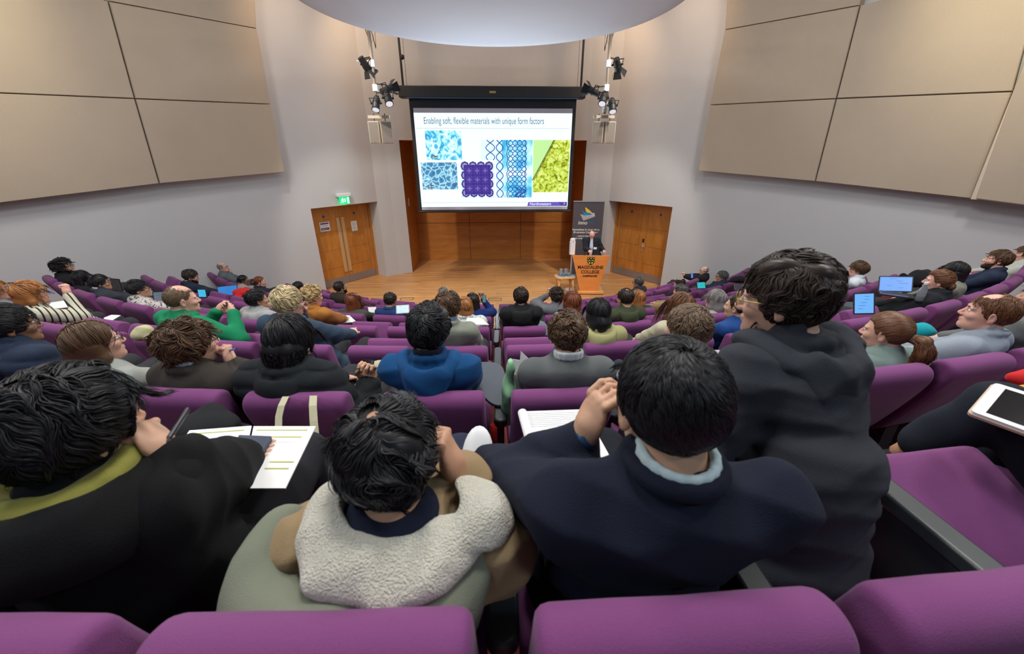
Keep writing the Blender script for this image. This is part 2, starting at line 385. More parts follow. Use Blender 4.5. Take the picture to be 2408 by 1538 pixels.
# acoustic panels on the side walls
def panel(pix, C1, N, off, label, thick=.07, side='left', q=None):
    n3 = (*N, 0); P0 = (*(C1 + N * off), 0)
    Q = [at_plane(x, y, P0, n3) for x, y in pix] if q is None else q
    Q = [np.array(p) for p in Q]; c = sum(Q) / 4; nn = np.array(n3)
    def inset(d, w): return [p + (c - p) / np.linalg.norm(c - p) * w + nn * d for p in Q]
    rings = [inset(-off + .01, .012), inset(-.015, .012), inset(0, .028)]
    V = [v for r in rings for v in r]; F = [(i + 4 * j, (i + 1) % 4 + 4 * j, (i + 1) % 4 + 4 * (j + 1), i + 4 * (j + 1)) for j in range(2) for i in range(4)] + [(8, 9, 10, 11)]
    loc = c - nn * off
    mb = MB(); mb.add([v - loc for v in V], F)
    o = mb.build('acoustic_panel', M_PANEL, loc=loc); tag(o, label, 'wall panel', 'fabric acoustic panels on the ' + side + ' wall')
    return o
def ext(a, b, f): return (b[0] + (b[0] - a[0]) * f, b[1] + (b[1] - a[1]) * f)
LT = {'r0': (596, -60), 'r1': (605, 67), 'r2': (638, 245), 'r3': (671, 405), 'm0': (235, -60), 'm1': (255, 2), 'm2': (318, 232), 'm3': (376, 432), 'l1': (-150, -62), 'l2': (-300, 206), 'l3': (-300, 514)}
def PL(*k): return [LT[i] for i in k]
panel(PL('r0', 'm0', 'm1', 'r1'), C1L, NL, .28, 'sliver of fabric panel at the top edge of the left wall')
panel(PL('r1', 'm1', 'm2', 'r2'), C1L, NL, .28, 'tan fabric panel on left wall, above the lowest one nearest the exit sign')
panel(PL('r2', 'm2', 'm3', 'r3'), C1L, NL, .28, 'tan fabric panel on left wall, lowest and nearest the exit sign')
panel([LT['m1'], (-230, -80), LT['l2'], LT['m2']], C1L, NL, .28, 'brightly lit tan fabric panel in the upper left corner of the photo')
panel(PL('m2', 'l2', 'l3', 'm3'), C1L, NL, .28, 'large tan fabric panel on left wall above the blonde and black-haired listeners')
RT = {'l0': (1712, -60), 'l1': (1703, 70), 'l2': (1668, 247), 'l3': (1641, 402), 'm0': (2040, -60), 'm1': (2022, 12), 'm2': (1966, 232), 'm3': (1916, 427), 'r1': (2470, -110), 'r2': (2383, 215), 'r3': (2285, 468)}
def PR(*k): return [RT[i] for i in k]
panel(PR('l0', 'm0', 'm1', 'l1'), C1R, NR, .28, 'sliver of fabric panel at the top edge of the right wall', side='right')
panel(PR('l1', 'm1', 'm2', 'l2'), C1R, NR, .28, 'tan fabric panel on right wall, above the lowest one nearest the stage', side='right')
panel(PR('l2', 'm2', 'm3', 'l3'), C1R, NR, .28, 'tan fabric panel on right wall, lowest and nearest the stage', side='right')
panel(PR('m1', 'r1', 'r2', 'm2'), C1R, NR, .28, 'brightly lit tan fabric panel high on the right wall', side='right')
panel(PR('m2', 'r2', 'r3', 'm3'), C1R, NR, .28, 'large tan fabric panel low on the right wall over the laptop users', side='right')
# angled fin panel at the far right
nf = NR * .8 + DR * .6; nf = nf / np.linalg.norm(nf)
cp = at_plane(2290, 470, (*(C1R + NR * .34), 0), (*NR, 0))[:2]
panel([(2292, 470), (2480, -60), (2700, -60), (2560, 505)], cp, NR, .06, 'pale fabric panel cut by the right edge of the photo', side='right')
fin = MB(); a = at_plane(2283, 468, (*cp, 0), (*NR, 0)); b = at_plane(2425, 110, (*cp, 0), (*NR, 0)); n3 = np.array([*NR, 0]); dd = np.array([*DR, 0])
V = []
for p in (a, b + (b - a) * .6):
    V += [p - n3 * .30, p + n3 * .05, p + n3 * .05 - dd * .07, p - n3 * .30 - dd * .07]
fin.add(V, [(0, 1, 5, 4), (1, 2, 6, 5), (2, 3, 7, 6), (3, 0, 4, 7), (3, 2, 1, 0), (4, 5, 6, 7)])
struct(fin.build('trim_3', M_PEDGE))
# ================================================================ SCREEN
SY = 12.3
scr = empty('projection_screen', (0, SY, CAMZ - 1.56)); tag(scr, 'large projection screen in a black surround hanging over the stage, showing a slide', 'screen')
Z = lambda z: z + 1.56      # camera-relative height -> height above the screen's base
hb = MB().box((-2.49, -.16, Z(1.40)), (2.49, .16, Z(1.68))).build('screen_housing', M_BLACK, scr, bevel=.02)
MB().box((-2.3, -.165, Z(1.385)), (2.3, -.10, Z(1.41))).build('housing_lip', mat('blue_lip', (.01, .05, .12), .4), hb)
MB().box((-.09, -.17, Z(1.51)), (.08, -.158, Z(1.56))).build('maker_plate', mat('brass', (.55, .36, .10), .4), hb)
fr = MB().box((-2.26, -.01, Z(-1.54)), (2.28, .01, Z(1.40))).build('screen_surround', M_SCRN, scr)
MB().cyl((-2.27, 0, Z(-1.55)), (2.29, 0, Z(-1.55)), .03, n=12).build('weight_bar', M_SCRN, scr)
gx0, gx1, gz0, gz1 = -2.165, 2.185, Z(-1.50), Z(1.17)
mg = mat('screen_margin_glow', (.36, .35, .40), .8, emit=(.5, .5, .62), es=.12)  # bare fabric around the slide, faint glow put in as emission
MB().box((gx0, -.014, gz0), (gx1, -.011, gz1)).build('screen_fabric', mg, scr)
sx0, sx1, sz0, sz1 = -2.165, 2.185, Z(-1.415), Z(1.055)
def emat(name, col, s=1.): return mat(name, (.02, .02, .02), .9, emit=col, es=s)
slide = MB().box((sx0, -.018, sz0), (sx1, -.0145, sz1)).build('projected_slide', emat('slide_white', (.84, .97, 1.0), 1.06), scr)
def sp(fx, fy): return sx0 + fx * (sx1 - sx0), sz1 - fy * (sz1 - sz0)      # slide fractions -> local
def srect(name, fx0, fy0, fx1, fy1, m, d=.020):
    x0, z1 = sp(fx0, fy0); x1, z0 = sp(fx1, fy1)
    return MB().box((x0, -d, z0), (x1, -d + .0015, z1)).build(name, m, slide)
FRONT = np.column_stack([[1, 0, 0], [0, 0, 1], [0, -1, 0]]).astype(float)
def stext(body, fx, fy, size, m, align='LEFT', sx=1., off=0.):
    x, z = sp(fx, fy); return text_obj('slide_text', body, m, size, (x, -.0205, z), FRONT, slide, .0005, align, off, sx)
M_ST = emat('slide_title', (.03, .17, .30)); M_LINE = emat('slide_line', (.25, .55, .62))
stext('Enabling soft, flexible materials with unique form factors', .058, .108, .232, M_ST, sx=.63)
srect('rule', .01, .150, .985, .1535, M_LINE); srect('rule', .01, .948, .985, .951, M_LINE)
def pic(name, kind):
    """procedural micrographs, emission only (they are light thrown on the screen)"""
    m = bpy.data.materials.new(name); m.use_nodes = True; nt = m.node_tree; L = nt.links.new; b = nt.nodes['Principled BSDF']
    b.inputs['Base Color'].default_value = (.02, .02, .02, 1); b.inputs['Roughness'].default_value = .9; b.inputs['Emission Strength'].default_value = 1
    tc = nt.nodes.new('ShaderNodeTexCoord').outputs['Object']
    def N(t, **k):
        n = nt.nodes.new(t)
        for a, v in k.items():
            if a.startswith('p_'): setattr(n, a[2:], v)
            else: n.inputs[a].default_value = v
        return n
    def ramp(src, stops):
        r = nt.nodes.new('ShaderNodeValToRGB'); e = r.color_ramp.elements
        while len(e) < len(stops): e.new(.5)
        for i, (p, c) in enumerate(stops): e[i].position = p; e[i].color = (*c, 1)
        L(src, r.inputs[0]); return r.outputs[0]
    if kind == 'wisps':
        n = N('ShaderNodeTexNoise', Scale=5., Detail=8., Distortion=1.8); L(tc, n.inputs['Vector'])
        out = ramp(n.outputs['Fac'], [(.34, (.03, .28, .62)), (.44, (.10, .62, .88)), (.52, (.45, .93, .98)), (.62, (.80, .98, 1))])
    if kind == 'foam':
        v = N('ShaderNodeTexVoronoi', Scale=7., p_feature='DISTANCE_TO_EDGE'); nn = N('ShaderNodeTexNoise', Scale=4.); vm = N('ShaderNodeVectorMath', p_operation='ADD')
        sc = N('ShaderNodeVectorMath', p_operation='SCALE'); sc.inputs[3].default_value = .25
        L(tc, nn.inputs['Vector']); L(nn.outputs['Color'], sc.inputs[0]); L(tc, vm.inputs[0]); L(sc.outputs[0], vm.inputs[1]); L(vm.outputs[0], v.inputs['Vector'])
        out = ramp(v.outputs['Distance'], [(.0, (.62, .92, 1)), (.06, (.25, .60, .80)), (.14, (.07, .27, .50)), (.5, (.03, .13, .30))])
    if kind == 'weave':
        n = N('ShaderNodeTexNoise', Scale=9., Detail=5., Distortion=1.); L(tc, n.inputs['Vector'])
        out = ramp(n.outputs['Fac'], [(.33, (.10, .14, .0)), (.42, (.33, .42, .01)), (.52, (.58, .72, .06)), (.66, (.80, .95, .35))])
    if kind == 'tube':
        n = N('ShaderNodeTexNoise', Scale=2.4, Detail=2.); L(tc, n.inputs['Vector'])
        out = ramp(n.outputs['Fac'], [(.35, (.05, .48, .80)), (.5, (.28, .80, .95)), (.62, (.78, .98, 1))])
    L(out, b.inputs['Emission Color']); return m
x0, z1 = .05, 0
srect('slide_picture', .06, .175, .29, .48, pic('blue_wisps', 'wisps'))
srect('slide_picture', .018, .505, .253, .80, pic('blue_foam', 'foam'))
srect('slide_picture', .51, .27, .69, .895, emat('tube_ground', (.70, .96, 1)), .0195); srect('slide_picture', .415, .27, .52, .48, emat('tube_pale', (.74, .97, 1)), .0195)
srect('slide_picture', .55, .27, .75, .895, pic('tube_glow', 'tube'), .0200)
srect('slide_picture', .272, .505, .50, .90, emat('lattice_ground', (.72, .88, 1)), .0195)
srect('slide_picture', .755, .27, .995, .835, emat('leaf_ground', (.52, .86, .33)))
# green weave: slanted block
g = MB(); pts = [sp(.885, .27), sp(.995, .27), sp(.995, .835), sp(.76, .835), sp(.758, .70), sp(.80, .56)]
g.add([(x, -.0212, z) for x, z in pts], [tuple(range(len(pts)))]); g.build('slide_picture', pic('green_weave', 'weave'), slide)
g = MB()
for i in range(3):
    a, b = sp(.888 + i * .006, .27), sp(.752 + i * .006, .70); g.cyl((a[0], -.0215, a[1]), (b[0], -.0215, b[1]), .009 - .002 * i, n=4)
g.build('slide_picture', emat('dark_edge', (.06, .05, .0)), slide)
# blue tube mesh: rows of linked rings
M_INK = emat('ink_blue', (.012, .06, .36)); M_INKP = emat('ink_purple', (.055, .03, .27))
g = MB()
def ring(fx, fy, rx, ry, w, n=14):
    x, z = sp(fx, fy); W_ = sx1 - sx0
    g.sweep([(x + rx * W_ * math.cos(t), -.0216, z + ry * W_ * math.sin(t)) for t in np.linspace(0, 2 * math.pi, n)], w, 4)
def strand(fx, fy0, fy1, amp, per, ph, w):
    P_ = []
    for i in range(61):
        fy = fy0 + (fy1 - fy0) * i / 60; x, z = sp(fx + amp * math.sin(2 * math.pi * fy / per + ph), fy); P_.append((x, -.0216, z))
    g.sweep(P_, w, 4)
for c_ in range(4):
    for ph in (0, math.pi): strand(.606 + c_ * .030, .27, .895, .016, .11, ph + c_ * math.pi, .0095)
for ph in (0, math.pi): strand(.475, .27, .48, .028, .20, ph, .011); strand(.535, .27, .895, .022, .20, ph, .012)
for fx in (.585, .705): strand(fx, .27, .895, .004, .11, 0, .010)
for fx in (.66, .69): strand(fx, .78, .895, .02, .09, fx, .016)
g.build('slide_picture', M_INK, slide)
g = MB()     # purple lattice cube
a, b = sp(.30, .54), sp(.475, .86); MB().box((a[0], -.0208, b[1]), (b[0], -.0205, a[1])).build('slide_picture', emat('lattice_fill', (.16, .11, .46)), slide)
for i in range(4):
    for j in range(4):
        x, z = sp(.305 + i * .053, .545 + j * .098)
        g.sweep([(x + .10 * math.cos(t), -.0216, z + .105 * math.sin(t)) for t in np.linspace(0, 2 * math.pi, 9)], .026, 4)
        g.sweep([(x + .055 * math.cos(t), -.0216, z + .06 * math.sin(t)) for t in np.linspace(0, 2 * math.pi, 9)], .008, 4)
for i in range(4):
    a, b = sp(.305 + i * .053, .53), sp(.305 + i * .053, .86); g.box((a[0] - .035, -.022, b[1]), (a[0] + .035, -.0205, a[1]))
    a, b = sp(.30, .545 + i * .098), sp(.47, .545 + i * .098); g.box((a[0], -.022, a[1] - .03), (b[0], -.0205, b[1] + .03))
g.build('slide_picture', M_INKP, slide)
M_TAG = emat('tag_dark', (.03, .08, .10)); M_TW = emat('tag_white', (.9, .97, 1))
srect('scale_label', .09, .435, .132, .462, M_TAG, .0222); srect('scale_label', .052, .75, .094, .777, M_TAG, .0222)
for fx, fy in ((.0925, .457), (.0545, .772)):
    x, z = sp(fx, fy); text_obj('slide_text', '100 µm', M_TW, .055, (x, -.0228, z), FRONT, slide, .0004, 'LEFT', .001)
g = MB(); pts = [sp(.728, .955), sp(.725 - .004, .985), sp(.945, .985), sp(.925, .955)]
pts = [sp(.728, .948), sp(.721, .995), sp(.955, .995), sp(.935, .948)]
g.add([(x, -.0212, z) for x, z in pts], [(0, 1, 2, 3)]); g.build('slide_banner', emat('banner_purple', (.13, .08, .52)), slide)
g = MB(); pts = [sp(.935, .948), sp(.955, .995), sp(.995, .995), sp(.995, .948)]
g.add([(x, -.0212, z) for x, z in pts], [(0, 1, 2, 3)]); g.build('slide_banner', emat('banner_dark', (.07, .04, .30)), slide)
x, z = sp(.738, .984); text_obj('slide_text', 'Northwestern', M_TW, .11, (x, -.0225, z), FRONT, slide, .0004, 'LEFT', .001)
x, z = sp(.972, .980); text_obj('slide_text', '7', M_TW, .08, (x, -.0225, z), FRONT, slide, .0004, 'LEFT', .001)
for x in (-2.38, 2.38):     # hanging poles
    MB().cyl((x, .0, Z(1.68)), (x, .0, WZ - CAMZ + 1.56), .028, n=10).build('hanging_pole', M_BLACK, scr)
    MB().cyl((x * .96, .02, Z(1.68)), (x * .96, .02, WZ - CAMZ + 1.56), .005, n=5).build('lift_cord', M_BLACK, scr)
MB().lathe((-2.335, 0, Z(2.27)), [(.01, 0), (.05, .02), (.06, .06), (.05, .10), (.01, .12)], 12).build('pulley_box', M_BLACK, scr)
lamp('screen_glow', 'AREA', (0, SY - .06, 3.6), 130, (.78, .90, 1), (0, 4, 3.6), 4.2, size_y=2.4)

# ================================================================ LECTERN AND SPEAKER
LX, LY = 2.60, 10.55
lec = empty('lectern', (LX, LY, 0), math.radians(-4)); tag(lec, 'orange-brown wooden lectern tapering downward, with a yellow and black crest', 'lectern')
def at_lec(x, y, z): return None
ztop = 1.05
V = [(-.275 + .0, 0, .10), (.275, 0, .10), (.55, 0, ztop), (-.55, 0, ztop)]
g = MB(); w0, w1 = .245, .51
def trap(g, wa, wb, za, zb, y0, y1): g.add([(-wa, y0, za), (wa, y0, za), (wb, y0, zb), (-wb, y0, zb), (-wa, y1, za), (wa, y1, za), (wb, y1, zb), (-wb, y1, zb)], [(0, 1, 2, 3), (5, 4, 7, 6), (0, 4, 5, 1), (2, 6, 7, 3), (1, 5, 6, 2), (4, 0, 3, 7)])
trap(g, w0, w1, .09, 1.09, -.03, 0.); g.build('front_panel', M_LECT, lec)
g = MB(); trap(g, w0 - .03, w0 + .12, .09, 1.0, .0, .30); g.build('lectern_body', mat('lectern_dark', (.30, .10, .03), .5), lec)
MB().box((-.30, -.10, .02), (.42, .62, .09)).build('plinth', M_STOOL, lec, bevel=.01)
g = MB(); R = Rx(math.radians(-12)); g.box((-.50, 0, 0), (.50, .42, .03), R, (0, -.01, 1.06)); g.build('reading_desk', M_LECT, lec)
MB().sweep([(-.17, .05, 1.05), (-.17, .02, 1.25), (-.165, -.0, 1.33)], .008, 6).build('gooseneck_microphone', M_BLACK, lec)
FL0 = FRONT
def lt(body, z, size, sx=1.): text_obj('lectern_lettering', body, mat('letter_black', (.03, .015, .01), .5), size, (0.0, -.0315, z), FL0, lec, .002, 'CENTER', .003, sx)
lt('MAGDALENE', .73, .125, .95); lt('COLLEGE', .60, .125, .95); lt('CAMBRIDGE', .50, .072, 1.0)
# small-cap effect: taller initials
g = MB(); sh = [(-.105, 1.055), (.105, 1.055), (.105, .93), (.07, .87), (0, .825), (-.07, .87), (-.105, .93)]
g.add([(x, -.032, z) for x, z in sh], [tuple(range(7))]); c0 = g.build('crest', mat('crest_black', (.02, .02, .015), .5), lec)
g = MB(); 
def quad(*p): g.add([(x, -.0335, z) for x, z in p], [tuple(range(len(p)))])
for s in (-1, 1):
    quad((s * .085, 1.035), (s * .045, 1.035), (s * .085, .995)); quad((s * .03, 1.035), (0, 1.005), (0, 1.035)); quad((s * .088, .975), (s * .055, .95), (s * .088, .93)); quad((s * .07, .895), (s * .02, .93), (s * .015, .86)); quad((s * .035, .985), (s * .055, .965), (s * .03, .95), (s * .012, .965))
g.build('crest_quartering', mat('crest_yellow', (.75, .60, .06), .5), c0)
# pull-up banner
BY = 12.2; p0 = at_y(1350, 475, BY); p1 = at_y(1421, 478, BY); bw = p1[0] - p0[0]; bh = p0[2]
ban = empty('pull_up_banner', ((p0[0] + p1[0]) / 2, BY, 0), math.radians(-5)); tag(ban, 'dark grey pull-up banner with a folded yellow and blue emblem behind the speaker', 'banner')
MB().box((-bw / 2, 0, .08), (bw / 2, .012, bh)).build('banner_sheet', mat('banner_grey', (.075, .068, .085), .6), ban)
MB().box((-bw / 2 - .01, -.02, bh), (bw / 2 + .01, .03, bh + .03)).build('top_rail', mat('alu', (.6, .6, .62), .35, .7), ban)
MB().rbox((-bw / 2 - .03, -.10, 0), (bw / 2 + .03, .12, .09), .03).build('banner_base', MATS['alu'], ban)
def bfx(px): return (px - 400) / 402. * bw - bw / 2          # crop pixels of the banner -> local
def bfz(py): return bh - (py - 130) / 965. * (bh - .05)
def bpoly(name, pts, col, y=-.003):
    g = MB(); g.add([(bfx(x), y, bfz(z)) for x, z in pts], [tuple(range(len(pts)))]); return g.build(name, mat(name + str(col[0]), col, .6), ban)
bpoly('emblem', [(493, 280), (535, 290), (690, 310), (640, 330), (590, 345), (540, 362)], (.42, .40, .42), -.003)
bpoly('emblem', [(545, 270), (680, 265), (692, 308), (560, 300)], (.55, .54, .60), -.004)
bpoly('emblem', [(520, 232), (552, 262), (590, 245), (655, 290), (545, 298)], (.02, .22, .50), -.005)
bpoly('emblem', [(550, 193), (600, 222), (656, 268), (590, 262), (565, 245)], (.80, .55, .04), -.006)
M_BW = mat('banner_white', (.75, .74, .74), .6); M_BB = mat('banner_blue', (.04, .12, .26), .6)
def bt(body, px, py, size, m, al='CENTER', sx=1.): text_obj('banner_lettering', body, m, size, (bfx(px), -.004, bfz(py)), FRONT, ban, .001, al, .002, sx)
bt('inno', 596, 410, .155, M_BW, 'RIGHT'); bt('LAE', 600, 410, .145, M_BB, 'LEFT', .95)
bt('Innovations in Large-Area', 583, 487, .078, M_BW); bt('Electronics Conference', 583, 522, .078, M_BW)
bt('- printed, functional,', 583, 568, .064, M_BW); bt('plastic, organic & bioelectronics', 583, 598, .062, M_BW)
# white column unit on the lectern's far side
pc = at_y(1345, 596, 10.95)
dv = MB(); dv.rbox((-.075, -.07, 0), (.075, .07, .36), .03); dv.rbox((-.065, -.06, .36), (.065, .06, .42), .03); dv.rbox((-.055, -.05, .42), (.05, .05, .44), .03)
dv = dv.build('air_purifier', M_WHITEP, loc=(pc[0], 10.95, pc[2] - .02)); tag(dv, 'small white upright column appliance beside the lectern', 'appliance')
MB().cyl((0, -.071, .36), (0, -.066, .36), .012).build('power_button', M_BLACK, dv)
MB().cyl((0, 0, 0), (0, 0, -pc[2] + .04), .02).build('stand_pole', M_WHITEP, dv); MB().lathe((0, 0, -pc[2] + .02), [(.14, 0), (.14, .015), (.02, .03)], 20).build('stand_foot', M_WHITEP, dv)

# side table with tray, jugs and tumblers
tp = at_z(1326, 689, 0.)
TX, TY = tp[0], tp[1]; TH = .50
st = empty('side_table', (TX, TY, 0), math.radians(8)); tag(st, 'small beech stool-like side table next to the lectern', 'table')
MB().rbox((-.27, -.20, TH - .035), (.27, .20, TH), .10, n=6).build('table_top', M_STOOL, st, bevel=.006)
for sx in (-1, 1):
    for sy in (-1, 1): MB().cyl((sx * .19, sy * .13, TH - .03), (sx * .22, sy * .16, 0), .026, .018, n=10).build('leg', M_STOOL, st, True)
tr = MB(); tr.rbox((-.24, -.16, 0), (.24, .16, .008), .03); tr = tr.build('serving_tray', mat('tray_grey', (.45, .50, .56), .3, .3), loc=(TX + .02, TY, TH + .001)); tag(tr, 'grey serving tray under the water jugs on the side table', 'tray')
MB().sweep([(.24 * math.cos(t) * (1 if abs(math.cos(t)) < .8 else 1), .16 * math.sin(t), .014) for t in np.linspace(0, 2 * math.pi, 25)], .006, 5).build('tray_rim', MATS['tray_grey'], tr)
M_GLASS = mat('clear_glass', (.80, .86, .90), .06, trans=.85, spec=.6)
def jug(x, y, lab):
    o = empty('water_jug', (TX + x, TY + y, TH + .01)); tag(o, lab, 'jug')
    MB().lathe((0, 0, 0), [(.055, 0), (.062, .02), (.060, .10), (.042, .15), (.045, .19), (.041, .19), (.038, .15), (.054, .10), (.055, .02), (.01, .012)], 20).build('jug_body', M_GLASS, o, True)
    MB().sweep([(.04, 0, .175), (.09, 0, .165), (.105, 0, .12), (.09, 0, .07), (.058, 0, .05)], .008, 6).build('jug_handle', M_GLASS, o, True)
    MB().lathe((0, 0, .013), [(.05, 0), (.052, .07), (.01, .071)], 16).build('water', mat('water', (.7, .85, .95), .02, trans=.95), o, True)
jug(-.11, .03, 'glass water jug at the left of the serving tray'); jug(.03, .05, 'glass water jug in the middle of the serving tray')
for i, (x, y, l) in enumerate(((-.04, -.08, 'glass tumbler at the front of the tray'), (.12, -.02, 'glass tumbler on the tray just right of the jugs'), (.17, .06, 'glass tumbler at the back right corner of the tray'), (.08, -.09, 'glass tumbler at the front right of the tray'))):
    o = MB().lathe((0, 0, 0), [(.030, 0), (.036, .09), (.033, .09), (.028, .008)], 16).build('tumbler', M_GLASS, smooth=True, loc=(TX + x, TY + y, TH + .01)); tag(o, l, 'glass', 'tumblers on the tray')
# steel outline floor hatches
for i, (x, y, l) in enumerate(((957, 703, 'outlined floor hatch in the stage boards left of the centre line'), (1164, 704, 'outlined floor hatch in the stage boards on the centre line'))):
    q = at_z(x, y, 0); g = MB(); a, b = .17, .09
    for s in (-1, 1): g.box((-a, s * b - .008, .0), (a, s * b + .008, .004)); g.box((s * a - .008, -b, .0), (s * a + .008, b, .004))
    tag(g.build('floor_hatch', M_BLACK, loc=(q[0], q[1], 0)), l, 'hatch')

# ================================================================ LIGHTING POLES
def lamp_can(parent, loc, d, lit, flood=False):
    """theatre lantern; d points where it shines"""
    o = empty('stage_lantern', loc)
    d = np.array(d, float); d /= np.linalg.norm(d); u = np.cross(d, (0, 0, 1)); u /= np.linalg.norm(u); v = np.cross(u, d); R = np.column_stack([u, d, v])
    def P(x, y, z): return tuple(R @ np.array([x, y, z]))
    g = MB(); s = .85
    if flood:
        g.cyl(P(0, -.16 * s, 0), P(0, .02 * s, 0), .075 * s, .085 * s, 16); g.cyl(P(0, .02 * s, 0), P(0, .15 * s, 0), .095 * s, .095 * s, 16); g.build('lantern_body', M_BLACK, o)
        for a in range(4):
            q = Rz(0); c, s_ = math.cos(a * math.pi / 2), math.sin(a * math.pi / 2)
            A = [P(c * .07 - s_ * .07, .12, s_ * .07 + c * .07), P(c * .07 + s_ * .07, .12, s_ * .07 - c * .07), P(c * .15 + s_ * .10, .24, s_ * .15 - c * .10), P(c * .15 - s_ * .10, .24, s_ * .15 + c * .10)]
            g = MB(); g.add(A, [(0, 1, 2, 3)]); b = g.build('barn_door', M_BLACK, o); m_ = b.modifiers.new('t', 'SOLIDIFY'); m_.thickness = .004
    else:
        g.sweep([P(0, y * s, 0) for y in (-.21, -.19, -.13, -.02, .14, .18)], [.03 * s, .06 * s, .085 * s, .10 * s, .10 * s, .108 * s], 18); g.build('lantern_body', M_BLACK, o, False)
    y = .155 * s if flood else .181 * s
    MB().cyl(P(0, y, 0), P(0, y + .004, 0), .088 * s, n=18).build('lens', mat('lens_lit', (.6, .6, .65), .2, emit=(.72, .76, .88), es=.75) if lit else mat('lens_dark', (.05, .05, .06), .15), o)
    g = MB(); g.sweep([P(-.125 * s, 0, 0), P(-.125 * s, -.02, .14), P(.125 * s, -.02, .14), P(.125 * s, 0, 0)], .010, 5)
    for sx in (-1, 1): g.cyl(P(sx * .10 * s, 0, 0), P(sx * .15 * s, 0, 0), .02)
    g.build('yoke', M_BLACK, o)
    return o
PY = 10.25
def lpos(x, y): p = at_y(x, y, PY); return p
def pole(xb, side, lab):
    b = lpos(xb, 268); o = empty('lighting_pole', (b[0], PY, b[2])); tag(o, lab, 'lighting pole')
    h = WZ - b[2]
    MB().cyl((0, 0, .0), (0, 0, h), .036, n=14).build('pole_tube', M_CREAM, o, True)
    for py in (148, 205):
        z = lpos(xb, py)[2] - b[2]; MB().box((-.05, -.05, z - .08), (.05, .05, z + .05)).build('clamp', M_WHITEP, o)
    z = lpos(xb, 252)[2] - b[2]; MB().cyl((0, 0, z - .10), (0, 0, z + .10), .05, n=14).build('coupling', M_WHITEP, o)
    MB().box((-.24, -.03, -.09), (.24, .03, -.03)).build('cross_bar', M_CREAM, o)
    MB().sweep([(side * .03, .03, h - 1.2), (-side * .10, .04, h - 2.0), (-side * .12, .05, 1.55), (0, .05, 1.30), (side * .08, .04, 1.6)], .008, 5).build('cable', M_BLACK, o)
    z = lpos(xb, 145)[2] - b[2]; MB().box((min(0, side * .33), -.012, z), (max(0, side * .33), .012, z + .02)).build('outrigger', M_CREAM, o)
    return o, b
pl, bl = pole(890, -1, 'cream lighting pole with black lanterns left of the screen')
prr, br = pole(1421, 1, 'cream lighting pole with black lanterns right of the screen')
LG = 'black stage lanterns on the two poles'
def lan(px, py, Y, d, lit, lab, flood=False):
    p = at_y(px, py, Y); o = lamp_can(None, p, d, lit, flood); tag(o, lab, 'stage lantern', LG)
    g = MB(); x = (bl if px < 1204 else br)[0]
    g.cyl((0, 0, .10), (x - p[0], PY - p[1], .14), .012); g.build('hook_arm', M_BLACK, o)
lan(857, 150, 10.2, (.4, .5, -.8), False, 'black lantern with barn doors, highest on the left pole', True)
lan(909, 212, 10.1, (.45, .35, .2), False, 'black lantern pointing up and away at the left pole', True)
lan(912, 231, 9.95, (.25, -.55, -.75), True, 'black lantern with lit lens, right of the two low ones on the left pole')
lan(885, 243, 10.0, (-.05, -.5, -.85), True, 'black lantern with lit lens, lowest and leftmost on the left pole')
lan(1452, 152, 10.2, (.35, .5, -.6), False, 'black lantern with barn doors, highest on the right pole', True)
lan(1397, 217, 10.1, (-.6, .4, .3), False, 'black lantern with barn doors pointing away at the right pole', True)
lan(1419, 231, 9.95, (-.25, -.55, -.75), True, 'black lantern with lit lens, middle of the low ones on the right pole')
lan(1440, 248, 10.0, (.0, -.5, -.85), True, 'black lantern with lit lens, lowest and rightmost on the right pole')
for px, yaw_, lab in ((884, -14, 'cream loudspeaker, left one of the pair under the left pole'), (909, 12, 'cream loudspeaker, right one of the pair under the left pole'), (1406, -12, 'cream loudspeaker, left one of the pair under the right pole'), (1431, 14, 'cream loudspeaker, right one of the pair under the right pole')):
    p = at_y(px, 311, PY); o = empty('loudspeaker', (p[0], PY, p[2] - .24), math.radians(yaw_ + (4 if px < 1204 else -4))); tag(o, lab, 'loudspeaker', 'cream loudspeakers hanging beside the screen')
    MB().box((-.125, -.10, 0), (.125, .12, .46)).build('cabinet', M_CREAM, o, bevel=.008)
    MB().box((-.108, -.106, .018), (.108, -.101, .442)).build('grille', mat('grille', (.24, .21, .18), .8, bump=400, bs=.4), o)
    MB().cyl((0, -.107, .035), (0, -.105, .035), .008).build('badge', M_BLACK, o)
    MB().cyl((0, 0, .46), (0, 0, .62), .010, n=6).build('hanging_rod', M_BLACK, o)
# ================================================================ AUDITORIUM CHAIRS
def loft_x(stations, prof_fn):
    """stations: list of (x, inset); prof_fn(inset) -> closed (y,z) loop"""
    V = []; n = None
    for x, ins in stations:
        p = prof_fn(ins); n = len(p); V += [(x, y, z) for y, z in p]
    F = [(i * n + j, i * n + (j + 1) % n, (i + 1) * n + (j + 1) % n, (i + 1) * n + j) for i in range(len(stations) - 1) for j in range(n)]
    F += [tuple(range(n - 1, -1, -1)), tuple(range((len(stations) - 1) * n, len(stations) * n))]
    return V, F
def inset_poly(P, d):
    P = np.array(P); n = len(P); T = np.roll(P, -1, 0) - np.roll(P, 1, 0); T /= np.linalg.norm(T, axis=1)[:, None]
    N_ = np.column_stack([T[:, 1], -T[:, 0]])
    a = .5 * np.sum(P[:, 0] * np.roll(P[:, 1], -1) - np.roll(P[:, 0], -1) * P[:, 1])
    return P - N_ * d * (1 if a > 0 else -1)
def smooth_loop(P, it=2):
    P = np.array(P, float)
    for _ in range(it):
        Q = np.roll(P, -1, 0); P = np.stack([.75 * P + .25 * Q, .25 * P + .75 * Q], 1).reshape(-1, 2)
    return P
HW = .222
